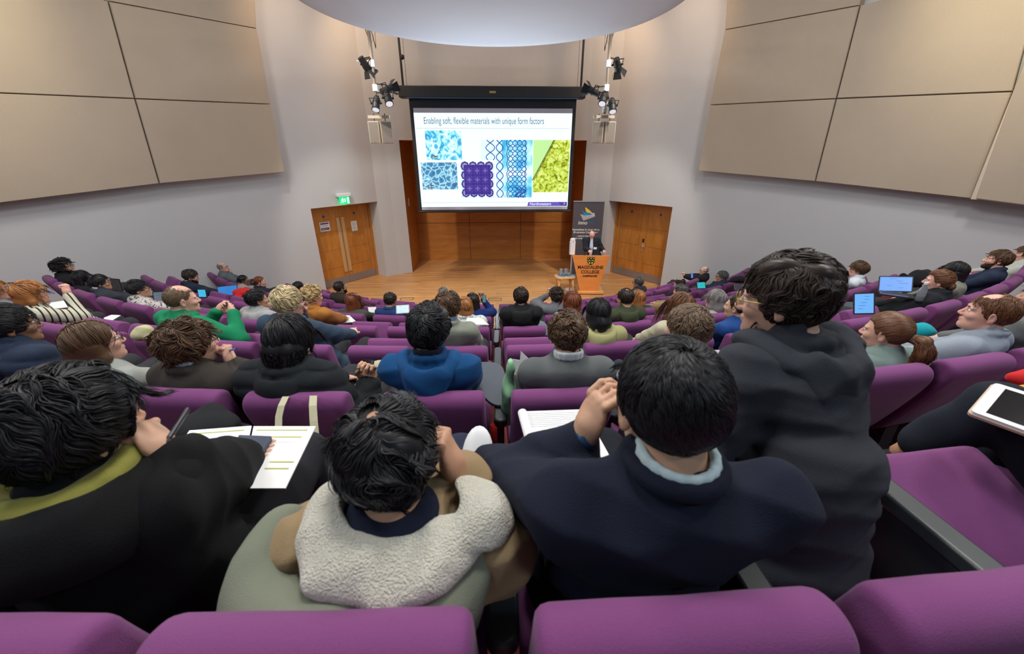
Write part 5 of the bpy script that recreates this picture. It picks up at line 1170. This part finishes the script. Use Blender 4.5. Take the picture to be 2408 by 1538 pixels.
P['glass6'] = person('person with dark grey hair and glasses in a charcoal coat, nearest the right door', (1500, 665), 6, off=.17, haz=28, tone='tan', q=1, sc=1.08, glasses=True, hair=Hr('darkgrey', th=.018, length=.04, curl=.2), top=(.03, .034, .045), top_kind='coat')
P['bald6'] = person('person with a balding dark crown in a black top, near the silver-haired one', (1598, 669), 5, haz=18, pitch=-14, tone='pink', q=1, sc=1.05, hair=Hr('dark', th=.010, length=.02, holes=[((0, -.02, .125), (.05, .06, .035))]), top=(.012, .012, .014), top_kind='coat')
P['grey6'] = person('person with swept grey hair in a navy blazer resting a cheek on one hand', (1697, 651), 5, haz=36, tone='tan', q=1, sc=1.05, glasses=True, hair=Hr('darkgrey', th=.022, length=.05, curl=.2), top=(.018, .028, .05), top_kind='coat', hands={'l': ((-.06, .08, -.13), (.1, .1, 1), (.8, -.5, 0), (-.5, .4, -1), .9, 'head')})
P['phone6'] = person('bald person with glasses in a black jacket holding up a phone, by the right wall', (1656, 637), 6, off=.0, haz=30, tone='pink', q=1, glasses=True, hair=Hr('grey', th=.004, length=.01, n=60, holes=[((0, .02, .12), (.075, .085, .07))]), top=(.012, .012, .014), top_kind='coat', hands={'l': ((-.10, .38, .34), (-.1, .5, .8), (.5, -.8, 0), None, .8), 'r': ((.0, .36, .30), (-.1, .5, .8), None, None, .8)})
# the stripes and speckles
cloth('x', (.5, .5, .5))

# ---- the speaker at the lectern
sx_, sy_ = 2.87, 11.22
hd = at_y(1392, 553, sy_)
P['speaker'] = _person('bald person in glasses and a dark blazer over a pale shirt, speaking at the lectern', world=tuple(hd), seat=(sx_, sy_, .84), az=172, pitch=-16, tone='pink', q=2, sc=1.0, glasses=True, eyes='brow', hair=None, top=(.016, .020, .030), top_kind='coat', collar=(.55, .62, .75), legs=(.02, .022, .03), wide=1.12, fold=.005,
    hands={'l': (tuple(Rz(-math.radians(172)) @ (np.array([3.06, 11.0, 1.13]) - np.array([sx_, sy_, .84]))), (0, 1, -.1), (0, 0, -1), (-.4, -.6, -1), .35), 'r': (tuple(Rz(-math.radians(172)) @ (np.array([2.66, 10.98, 1.14]) - np.array([sx_, sy_, .84]))), (0, 1, -.1), (0, 0, -1), (.4, -.6, -1), .35)},
    legpose={'l': [(-.09, 0, .04), (-.10, .02, -.38), (-.10, -.02, -.76)], 'r': [(.09, 0, .04), (.10, .02, -.38), (.10, -.02, -.76)], 'box': ((-.36, -.3, -.84), (.36, .3, .25)), 'feet': {'l': (-.15, 1, -.05), 'r': (.15, 1, -.05)}})
# ================================================================ CHAIRS: one per place, labelled by who sits there or where it stands
def short(l):
    w = l.replace('person with ', '').replace('person in ', '').replace('bald person ', 'bald ').split(' '); return l
TABS = {(1, -1), (2, 6), (4, -3), (3, 1)}
for k in range(7):
    for sd in (-1, 1):
        for i, q in enumerate(SPOS[k][sd]):
            key = (k, sd * (i + 1)); occ = USED.get(key)
            if key == (0, 4): occ = ['x']
            o = build_chair(k, sd, i, sd * q, bool(occ), key in TABS)
            side = 'left' if sd < 0 else 'right'
            lab = ('purple auditorium seat, ' if occ else 'empty purple seat, ') + ORD[i] + ' ' + side + ' of the centre gap, ' + ROWN[k]
            tag(o, lab, 'auditorium seat', 'purple auditorium seats, ' + ROWN[k])
for o_ in (ab, arms_me, ped_me, tab_src): bpy.data.objects.remove(o_)

# ================================================================ special garments
def blob(o, name, m, prims, lo, hi, h=.008, fold=None, parent=None):
    g = Grid(lo, hi, h)
    for f in prims: f(g)
    if fold: g.warp(fold)
    V, F = g.mesh(); return mesh_obj(name, V, F, m, parent or o, True)
def ringpts(nb, r, sy, z, dz=0., span=2.6, n=17, ox=0.): return [nb + np.array([ox + r * math.sin(t), -r * sy * math.cos(t), z + dz * math.cos(t)]) for t in np.linspace(-span, span, n)]
def sherpa():
    p = P['sherpa']; nb, o = p['nb'], p['o']
    g = Grid(nb + np.array([-.36, -.36, -.30]), nb + np.array([.36, .18, .18]), .008)
    for t in np.linspace(-2.0, 1.9, 17):
        g.ell(nb + np.array([.185 * math.sin(t) - .045, -.035 - .135 * math.cos(t), -.035 - .035 * math.cos(t)]), (.045, .042, .045), k=.035)
    g.ell(nb + np.array([-.05, -.115, -.085]), (.20, .075, .080), k=.05)
    g.ell(nb + np.array([-.03, -.05, .045]), (.150, .105, .075), k=.03, op='sub'); g.warp(folds(77, .012, 18)); V, F = g.mesh()
    h = mesh_obj('hood', V, F, cloth('parka_hood', (.185, .20, .145)), o, True)
    g = Grid(nb + np.array([-.30, -.30, -.20]), nb + np.array([.32, .18, .20]), .007)
    for t in np.linspace(-2.35, 2.0, 19):
        w = math.cos(t); g.ell(nb + np.array([(.132 + (.03 if t > 1.2 else 0)) * math.sin(t) + .01, -.004 - .100 * w, .036 - .016 * w]), (.045, .052, .016), Rz(t) @ Rx(.50), k=.022)
    g.cap(nb + np.array([0, .01, -.02]), nb + np.array([0, .03, .2]), .074, .10, k=.01, op='sub'); g.warp(folds(78, .010, 24)); V, F = g.mesh()
    mesh_obj('fleece_lining', V, F, mat('fleece', (.74, .71, .58), .95, bump=260, bs=1., var=.12, vs=60, sheen=.5), h, True)
    blob(o, 'jumper_collar', cloth('navy_knit', (.010, .014, .032)), [lambda g: g.chain(ringpts(nb, .062, 1., .03), .020, k=.012), lambda g: g.ell(nb + np.array([0, -.01, -.015]), (.115, .098, .060), k=.03), lambda g: g.cap(nb + np.array([0, .03, .06]), nb + np.array([0, .05, .2]), .05, .07, k=.01, op='sub')], nb - .17, nb + .17)
sherpa()
nb = P['coat']['nb']
blob(P['coat']['o'], 'hoodie_collar', cloth('mustard_hoodie', (.22, .21, .045)), [lambda g: g.chain(ringpts(nb, .105, 1.0, .040, -.01), .020, k=.014), lambda g: g.chain(ringpts(nb, .088, 1.0, .020), .025, k=.02)], nb - .19, nb + .19, fold=folds(5, .008, 40))
blob(P['coat']['o'], 'coat_collar', P['coat']['tm'], [lambda g: g.chain(ringpts(nb, .140, 1.0, .000, .012, 2.3), .036, k=.03), lambda g: g.chain(ringpts(nb, .165, .9, -.035, .0, 2.3), .04, k=.04), lambda g: g.ell(nb + np.array([0, 0, .06]), (.112, .108, .06), k=.02, op='sub')], nb - .27, nb + .27, .009, folds(8, .006, 24))
nb2 = P['navy']['nb']
blob(P['navy']['o'], 'shirt_collar', cloth('pale_shirt', (.50, .62, .64)), [lambda g: g.chain(ringpts(nb2, .060, 1.06, .060, -.004), .008, k=.006), lambda g: g.chain(ringpts(nb2, .061, 1.06, .046, -.004), .009, k=.006)], nb2 - .12, nb2 + .14, .006)
blob(P['navy']['o'], 'jacket_collar', P['navy']['tm'], [lambda g: g.chain(ringpts(nb2, .070, 1.02, .036, .004, 2.4), .014, k=.014)], nb2 - .15, nb2 + .15, .007)
def cuff(p, nm, col, m1='wristwatch'):
    J, W_ = p['J'], p['W']; e, w = J['e' + nm], W_[nm]; d = (w - e) / np.linalg.norm(w - e)
    MB().cyl(w - d * .050, w - d * .012, .038, .034, 20).build('shirt_cuff', cloth('cuff' + str(col), col), p['o'], True)
    MB().cyl(w - d * .008, w + d * .016, .0315, .0305, 20).build(m1, mat('watch_strap', (.02, .06, .14), .35), p['o'], True)
cuff(P['navy'], 'l', (.5, .6, .62))
# speaker: open shirt front and name badge
sp_ = P['speaker']; o = sp_['o']; sh = sp_['sh']
blob(o, 'shirt_front', cloth('speaker_shirt', (.50, .56, .72)), [lambda g: g.cap(sh + np.array([0, .095, .035]), sh + np.array([0, .135, -.40]), .038, .050, k=.02), lambda g: g.cap(sh + np.array([0, .085, -.05]), sh + np.array([0, .115, -.2]), .045, .055, k=.02)], sh + np.array([-.14, 0, -.5]), sh + np.array([.14, .22, .12]), .009)
MB().box((-.045, 0, -.03), (.045, .006, .03), None).build('name_badge', M_PAPER, o, loc=tuple(sh + np.array([-.11, .150, -.22])))
# claw clip, ponytail tie
c = P['clip']; g = MB(); q = c['HL']((0, -.155, .035)); g.sweep([q + np.array([.035 * math.cos(t), 0, .035 * math.sin(t)]) for t in np.linspace(0, 6.28, 13)], .007, 6); g.sweep([q + np.array([.02 * math.cos(t), -.01, .045 * math.sin(t)]) for t in np.linspace(0, 6.28, 13)], .006, 6); g.build('claw_clip', mat('lilac', (.45, .42, .62), .25), c['o'], True)

# ================================================================ THINGS PEOPLE HAVE WITH THEM
def frame(n, up=(0, 0, 1)):      # columns: right, up, normal (towards the reader)
    n = np.array(n, float); n /= np.linalg.norm(n); u = np.array(up, float); u -= n * (u @ n); u /= np.linalg.norm(u); return np.column_stack([np.cross(u, n), u, n])
def place(o, p, R): o.matrix_world = Matrix.Translation(Vector(p)) @ Matrix([list(r) for r in R]).to_4x4(); return o
def toward(p, az=0., tilt=20.):
    """unit vector pointing back at the reader's side: az turns it, tilt leans it up"""
    d = -np.array([p[0], p[1], 0]); d /= np.linalg.norm(d); d = Rz(math.radians(az)) @ d; t = math.radians(tilt); return d * math.cos(t) + np.array([0, 0, math.sin(t)])
def laptop(px, py, t, w, label, col, az=0., es=1.0, h=None, tilt=22, roll=0, body=(.02, .02, .025), name='laptop', keys=True):
    p = at_t(px, py, t); n = toward(p, az, tilt); R = frame(n) @ Rz(math.radians(roll)); h = h or w * .62
    o = place(empty(name), p, R); tag(o, label, 'laptop' if name == 'laptop' else 'tablet computer')
    lid = MB().rbox((-w / 2, -h / 2, -.008), (w / 2, h / 2, 0), .008).build('lid', mat('laptop_body' + str(body[0]), body, .4), o)
    MB().box((-w / 2 + .010, -h / 2 + .012, .0), (w / 2 - .010, h / 2 - .010, .001)).build('display', mat('display' + str(col), (.02, .02, .02), .2, emit=col, es=es), lid)
    g = MB(); rs = random.Random(int(px)); mm = mat('display_mark' + str(col), (.02, .02, .02), .3, emit=tuple(c * .35 for c in col), es=es)
    for i in range(5): x = rs.uniform(-.35, .1) * w; y = (.32 - i * .14) * h; g.box((x, y, .0012), (x + rs.uniform(.1, .3) * w, y + .02 * h, .0016))
    g.build('display_text', mm, lid)
    if keys:
        Q = R.T @ frame(np.array([0, 0, 1.]), up=-n) if False else None
        back = -n + np.array([0, 0, n[2]]); back /= np.linalg.norm(back)      # horizontal, away from reader
        B = R.T @ np.column_stack([np.cross(back, [0, 0, 1]), -back, [0, 0, 1.]]); k = MB(); oo = np.array([0, -h / 2, 0.])
        k.box((-w / 2, 0, -.014), (w / 2, h * .95, 0), B, oo); b = k.build('keyboard_base', mat('laptop_body' + str(body[0]), body, .4), o)
        k = MB()
        for r_ in range(4):
            for c_ in range(10): k.box((-w * .42 + c_ * w * .085, h * .12 + r_ * h * .11, .0), (-w * .42 + (c_ + .85) * w * .085, h * .12 + (r_ + .8) * h * .11, .002), B, oo)
        k.build('keys', M_BLACK, b)
    return o
laptop(536, 684, 6.75, .29, 'laptop with a plain blue screen in front of the navy-jacketed bearded listener', (.01, .18, .55), az=-10, tilt=20)
laptop(381, 700, 5.25, .20, 'dark laptop with a dim grey screen beside the floral shirt', (.10, .14, .18), az=-30, h=.17, tilt=15)
laptop(475, 690, 4.3, .10, 'phone-sized bright blue screen just right of the green hoodie head', (.05, .45, .75), az=-40, h=.10, keys=False, name='tablet_computer', tilt=10)
laptop(2106, 668, 4.15, .27, 'large open laptop with a pale blue screen in front of the black blazer', (.16, .34, .85), az=12, tilt=24, roll=8, es=1.1)
laptop(2032, 714, 3.45, .15, 'small open laptop with a blue screen above the ponytail', (.13, .38, .80), az=20, h=.19, tilt=18, roll=10, es=1.1, keys=False)
laptop(947, 727, 5.05, .165, 'white tablet with a bright screen in front of the blue-shirted writer', (.62, .85, .92), az=-6, h=.12, tilt=45, keys=False, name='tablet_computer', body=(.4, .4, .42))
laptop(1649, 671, 7.2, .17, 'tablet with a teal screen at the grey-haired cheek-rester', (.02, .45, .48), az=35, h=.13, tilt=30, keys=False, name='tablet_computer')
laptop(1745, 676, 6.9, .26, 'black laptop with a dark screen right of the grey-haired cheek-rester', (.01, .015, .02), az=20, h=.12, tilt=50, keys=False)
laptop(273, 670, 5.0, .16, 'dark tablet held up beside the dark-suited listener', (.02, .02, .02), az=-60, h=.16, tilt=5, keys=False, name='tablet_computer')
def sheet(pix, z, label, name='paper_sheet', cat='paper', m=None, thick=.003, marks=None):
    Q = [at_z(x, y, z) if not isinstance(z, (list, tuple)) else at_z(x, y, z[i]) for i, (x, y) in enumerate(pix)]; c = sum(Q) / len(Q)
    g = MB(); n = len(Q); V = [q - c for q in Q] + [q - c + np.array([0, 0, thick]) for q in Q]
    g.add(V, [tuple(range(n - 1, -1, -1)), tuple(range(n, 2 * n))] + [(i, (i + 1) % n, n + (i + 1) % n, n + i) for i in range(n)])
    o = g.build(name, m or M_PAPER, loc=c); tag(o, label, cat)
    if marks:
        a, b, d_ = V[n], V[n + 1], V[2 * n - 1]
        for (u0, v0, u1, v1, mm, nm) in marks:
            g = MB(); P_ = [a + (b - a) * u + (d_ - a) * v + np.array([0, 0, .0015]) for u, v in ((u0, v0), (u1, v0), (u1, v1), (u0, v1))]; g.add(P_, [(0, 1, 2, 3)]); g.build(nm, mm, o)
    return o
f0, f1 = FLOORZ(0), FLOORZ(1)
ZL0, ZL1 = f0 + .68, f1 + .68
mk = [(.06, .07, .90, .085, M_YEL, 'highlighted_line'), (.06, .20, .85, .215, M_YEL, 'highlighted_line'), (.45, .62, .92, .635, M_YEL, 'highlighted_line'), (.40, .72, .88, .735, M_YEL, 'highlighted_line')]
pr_ = [(.10, .30 + .05 * i, .80, .306 + .05 * i, M_PRINT, 'printed_line') for i in range(5)]
bk = empty('open_booklet', at_z(600, 1060, ZL0)); tag(bk, 'large open programme booklet with yellow highlighted lines beside the black coat', 'booklet')
def page(pix, name, marks):
    s = sheet(pix, ZL0, None, name); s.parent = bk; s.location = s.location - bk.location
    for k_ in ('label', 'category'):
        if k_ in s: del s[k_]
    a, b, c_, d_ = [at_z(x, y, ZL0) - np.array(bk.location) - np.array(s.location) for x, y in pix]
    for (u0, v0, u1, v1, mm, nm) in marks:
        f = lambda u, v: a * (1 - u) * (1 - v) + b * u * (1 - v) + c_ * u * v + d_ * (1 - u) * v + np.array([0, 0, .0045])
        g = MB(); g.add([f(u0, v0), f(u1, v0), f(u1, v1), f(u0, v1)], [(0, 1, 2, 3)]); g.build(nm, mm, s)
page([(446, 1014), (592, 1003), (560, 1150), (350, 1160)], 'page', mk[:2] + pr_[:3])
page([(597, 1004), (743, 1004), (672, 1150), (566, 1150)], 'page', mk + [(.1, .30, .8, .304, M_PRINT, 'printed_line')])
def slab(pix, z, th, label, name, cat, m, kids=()):
    return sheet(pix, z, label, name, cat, m, th)
w_ = slab([(566, 1033), (641, 1036), (602, 1104), (520, 1100)], ZL0 + .006, .016, 'navy leather organiser lying on the open booklet', 'organiser', 'organiser', mat('navy_leather', (.012, .026, .06), .4, bump=200, bs=.2))
MB().box((-.004, -.004, .016), (.022, .004, .022)).build('clasp', mat('steel_bright', (.7, .7, .7), .25, .9), w_)
mg_ = sheet([(1228, 970), (1372, 965), (1452, 1108), (1280, 1112)], f0 + .72, 'rolled-back magazine with a small portrait photo, on the navy-jacketed lap', 'magazine', 'magazine', None, .004,
      [(.05, .05 + .035 * i, .9, .058 + .035 * i, mat('print_faint', (.62, .62, .63), .7), 'printed_line') for i in range(8)] + [(.16, .50, .42, .66, mat('portrait_dark', (.05, .045, .04), .6), 'portrait_photo'), (.25, .53, .38, .64, mat('portrait_face', (.5, .3, .22), .6), 'portrait_face')])
a_, b_ = at_z(1228, 970, f0 + .73), at_z(1268, 1112, f0 + .73); MB().cyl(a_ - np.array(mg_.location), b_ - np.array(mg_.location), .014, n=14).build('rolled_pages', M_PAPER, mg_, True)
# papers on writing tablets and laps
sheet([(1068, 858), (1112, 858), (1108, 866), (1062, 866)], f1 + .665, 'small white sheet on the grey writing tablet beside the blue jacket')
g1 = sheet([(1262, 848), (1330, 846), (1335, 880), (1252, 876)], f1 + .62, 'open white booklet on the lap of the grey jumper', 'booklet', 'booklet')
q = at_t(1232, 855, 2.15); o = place(empty('paper_sheet'), q, frame((-.2, -1, .25)) @ Rz(.15)); tag(o, 'white leaflet standing up beside the curly-haired grey jumper', 'paper')
g = MB(); g.add([(-.06, -.06, 0), (.06, -.08, .0), (.05, .0, 0), (-.01, .07, 0), (-.02, .02, 0), (-.06, .03, 0)], [(0, 1, 2, 3, 4, 5)]); pp = g.build('leaf', M_PAPER, o); md = pp.modifiers.new('t', 'SOLIDIFY'); md.thickness = .003
sheet([(1098, 748), (1130, 748), (1150, 764), (1095, 764)], FLOORZ(2) + .66, 'white sheet on the lap of the olive-grey jacket')
sheet([(800, 742), (822, 742), (838, 757), (808, 760)], FLOORZ(3) + .66, 'white notepad on the lap of the rust-orange jacket', 'notepad', 'notepad')
sheet([(865, 760 - 37), (884, 722), (886, 738), (868, 738)], FLOORZ(4) + .70, 'white sheet on the lap of the olive top with auburn hair')
sheet([(1540, 710), (1578, 707), (1580, 722), (1535, 724)], FLOORZ(4) + .66, 'white notepad under the writing hand by the camel jacket', 'notepad', 'notepad')
sheet([(244, 748), (262, 741), (284, 742), (254, 760)], FLOORZ(2) + .72, 'white sheet lying on dark trousers left of the green hoodie')
sheet([(120, 712), (160, 706), (170, 722), (108, 728)], FLOORZ(2) + .70, 'printed programme on the lap of the striped jumper')
def soft(label, name, cat, c, r, m, seed=1, fold=.012, extra=(), h=None, rot=0.):
    """a crumpled soft thing: bag or folded coat"""
    c = np.array(c, float); r = np.array(r); L_ = max(r) + .06; g = Grid((-L_,) * 3, (L_,) * 3, h or max(r) / 11)
    g.ell((0, 0, 0), tuple(r), k=.02); rs = np.random.RandomState(seed)
    for i in range(5): v = rs.normal(size=3) * r * .55; g.ell(tuple(v), tuple(r * rs.uniform(.35, .6)), k=.03)
    for e in extra: e(g)
    g.warp(folds(seed, fold, 26)); V, F = g.mesh(); o = mesh_obj(name, V @ Rz(rot).T, F, m, None, True); o.location = c; tag(o, label, cat); return o
# tote bag over the second-row seat
M_CAN = cloth('canvas', (.44, .42, .28), weave=300)
tt = empty('tote_bag', at_t(700, 1000, 1.52)); tag(tt, 'cream canvas tote bag hung by its straps over a purple seat back', 'bag'); tl = np.array(tt.location)
def ribbon(pts, w, name, parent, org, m):
    P_ = [at_t(*p) - org for p in pts]; g = MB(); V = []
    for i, p in enumerate(P_):
        tw = (pts[i][3] if len(pts[i]) > 3 else 1); V += [p - np.array([w / 2 * tw, 0, 0]), p + np.array([w / 2 * tw, 0, 0])]
    g.add(V, [(2 * i, 2 * i + 1, 2 * i + 3, 2 * i + 2) for i in range(len(P_) - 1)]); o = g.build(name, m, parent); md = o.modifiers.new('t', 'SOLIDIFY'); md.thickness = .003; return o

ribbon([(674, 936, 1.70), (672, 934, 1.60), (662, 955, 1.55), (656, 980, 1.53), (655, 1020, 1.50), (668, 1060, 1.48)], .026, 'strap', tt, tl, M_CAN)
ribbon([(738, 934, 1.70), (737, 932, 1.60), (736, 955, 1.55), (738, 990, 1.52), (741, 1020, 1.50), (735, 1060, 1.48)], .030, 'strap', tt, tl, M_CAN)
blob(tt, 'bag_body', M_CAN, [lambda g: g.ell((.01, -.02, -.20), (.15, .045, .17), k=.02)], (-.2, -.14, -.42), (.22, .1, .05), .011, folds(31, .012, 24), tt)
soft('cream tote bag bunched up next to the black puffer jacket', 'tote_bag', 'bag', at_t(893, 872, 2.18), (.085, .06, .05), M_CAN, 4)
o = soft('pale green bag wedged at the aisle side of the grey jumper', 'bag', 'bag', at_t(1196, 925, 1.95), (.035, .06, .13), cloth('palegreen', (.25, .50, .28)), 5)
soft('red bag on the floor in the gap between the two blocks of seats', 'bag', 'bag', at_z(1162, 1035, f1 + .14), (.06, .09, .12), cloth('redbag', (.50, .02, .02)), 6)
soft('red bag at the right edge of the photo above the tablet', 'bag', 'bag', at_t(2412, 892, 1.75), (.06, .05, .05), cloth('redbag2', (.55, .02, .02)), 7)
soft('turquoise bag in front of the shirted person with thinning hair', 'bag', 'bag', at_t(2166, 778, 2.6), (.06, .05, .05), cloth('turq', (.01, .30, .34)), 8)
soft('dark grey backpack between the grey jumper and the navy jacket', 'backpack', 'bag', at_t(1425, 872, 2.3), (.08, .05, .04), cloth('slatebag', (.03, .037, .05)), 9)
soft('black backpack on the floor just beyond the black coat sleeve', 'backpack', 'bag', at_t(485, 1002, 1.45), (.12, .08, .05), cloth('blackbag', (.012, .013, .015)), 10)
soft('black coat heaped on a seat by the right wall behind the large laptop', 'folded_coat', 'coat', at_t(2168, 655, 4.3), (.13, .10, .10), cloth('blackcoat', (.010, .010, .012)), 11, .02)
soft('black coat draped over a seat just right of the grey-haired cheek-rester', 'folded_coat', 'coat', at_t(1742, 657, 7.6), (.20, .10, .06), cloth('blackcoat', (.010, .010, .012)), 12, .015)
soft('cream bag with a pale flap at the floor by the brown blazer', 'bag', 'bag', at_t(335, 785, 2.9), (.07, .06, .05), cloth('palebag', (.50, .47, .26)), 13)
soft('red-orange bag in the lap of the listener with a black bun', 'bag', 'bag', at_t(570, 686, 6.6), (.15, .12, .06), cloth('redbag', (.50, .02, .02)), 14)
o = soft('grey rucksack heap above the small laptop on the right', 'backpack', 'bag', at_z(2000, 722, FLOORZ(2) + .55), (.08, .07, .05), cloth('greybag', (.07, .085, .095)), 15)
# white rounded case next to the parka sleeve
q = at_t(1122, 1082, 1.12); g = MB(); g.sph((0, 0, -.01), (.045, .020, .085), 18, 12); o = g.build('white_case', M_WHITEP, smooth=True); place(o, q, frame((-.1, -.8, .7)) @ Rx(math.pi / 2)); tag(o, 'white rounded plastic case standing beside the tan parka sleeve', 'case')
def pen(a, b, label, col, r=.0045):
    a, b = np.array(a), np.array(b); c = (a + b) / 2; d = (b - a) / np.linalg.norm(b - a); o = MB().cyl(a - c, b - c, r, n=8).build('pen', mat('pen' + str(col), col, .3), loc=c); tag(o, label, 'pen'); MB().cyl(b - c, b - c + d * .01, r * .8, r * .2, 8).build('pen_tip', M_BLACK, o); return o
pen(at_t(442, 962, .78), at_t(398, 1030, .72), 'black pen sticking up from the fist of the black-coated person', (.012, .013, .02))
pen(at_t(112, 683, 3.55), at_t(128, 690, 3.5), 'blue pen at the lips of the striped jumper', (.01, .06, .5))
pen(at_t(540, 824, 1.92), at_t(556, 820, 1.86), 'blue pen in the raised hand of the brown blazer', (.01, .15, .55))
pen(at_t(1601, 700, 5.6), at_t(1595, 712, 5.6), 'blue pen in the writing hand by the camel jacket', (.01, .15, .4))
def phone(p, n, w, h, label, m=M_BLACK, col=(.02, .02, .02), es=0):
    o = MB().rbox((-w / 2, -h / 2, -.004), (w / 2, h / 2, .004), .008).build('phone', m); place(o, p, frame(n)); tag(o, label, 'phone')
    MB().rbox((-w / 2 + .004, -h / 2 + .004, .004), (w / 2 - .004, h / 2 - .004, .0048), .006).build('phone_screen', mat('phone_screen' + str(col), (.03, .02, .02), .1, emit=col, es=es), o); return o
phone(at_t(862, 868, 2.08), (-.1, -.8, .6), .07, .10, 'black phone in the hand of the black puffer jacket')
phone(at_t(1139, 703, 5.3), (-.2, -1, .3), .05, .10, 'phone raised by the person with the mustard sleeve', col=(.1, .3, .35), es=.6)
phone(at_t(1627, 648, 9.3), (.3, -1, .3), .06, .12, 'phone held up by the bald person at the right wall', col=(.1, .3, .8), es=.8)
phone(at_t(2316, 1000 - 10, 1.3), (0, 0, 1), .001, .001, 'x') if False else None
# tablet computer on the crossed legs at the right edge
q = at_z(2462, 985, f0 + .80); o = empty('tablet_computer'); place(o, q, np.column_stack([Rz(math.radians(-62))[:, 0], Rz(math.radians(-62))[:, 1], [0, 0, 1.]]) @ Rx(.25)); tag(o, 'white-framed tablet in a tan case on the crossed legs at the right edge', 'tablet computer')
MB().rbox((-.125, -.09, -.012), (.125, .09, -.004), .012).build('case', mat('tan_case', (.50, .36, .27), .6), o); MB().rbox((-.12, -.086, -.004), (.12, .086, .004), .010).build('tablet_frame', M_WHITEP, o); MB().box((-.095, -.07, .004), (.095, .07, .005)).build('display', mat('glass_black', (.012, .012, .012), .08), o)
o = sheet([(2380, 915), (2440, 905), (2450, 940), (2398, 942)], f0 + .70, 'orange and black notebook under the tablet at the right edge', 'notebook', 'notebook', mat('orange', (.62, .28, .04), .5), .012)
q = at_t(2169, 688, 3.9); o = empty('water_bottle', q); tag(o, 'clear plastic water bottle in the hand of the black blazer', 'bottle')
MB().lathe((0, 0, -.09), [(.03, 0), (.033, .02), (.033, .12), (.015, .16), (.013, .18)], 16).build('bottle_body', M_GLASS, o, True); MB().cyl((0, 0, .085), (0, 0, .105), .016, n=12).build('cap', M_WHITEP, o)
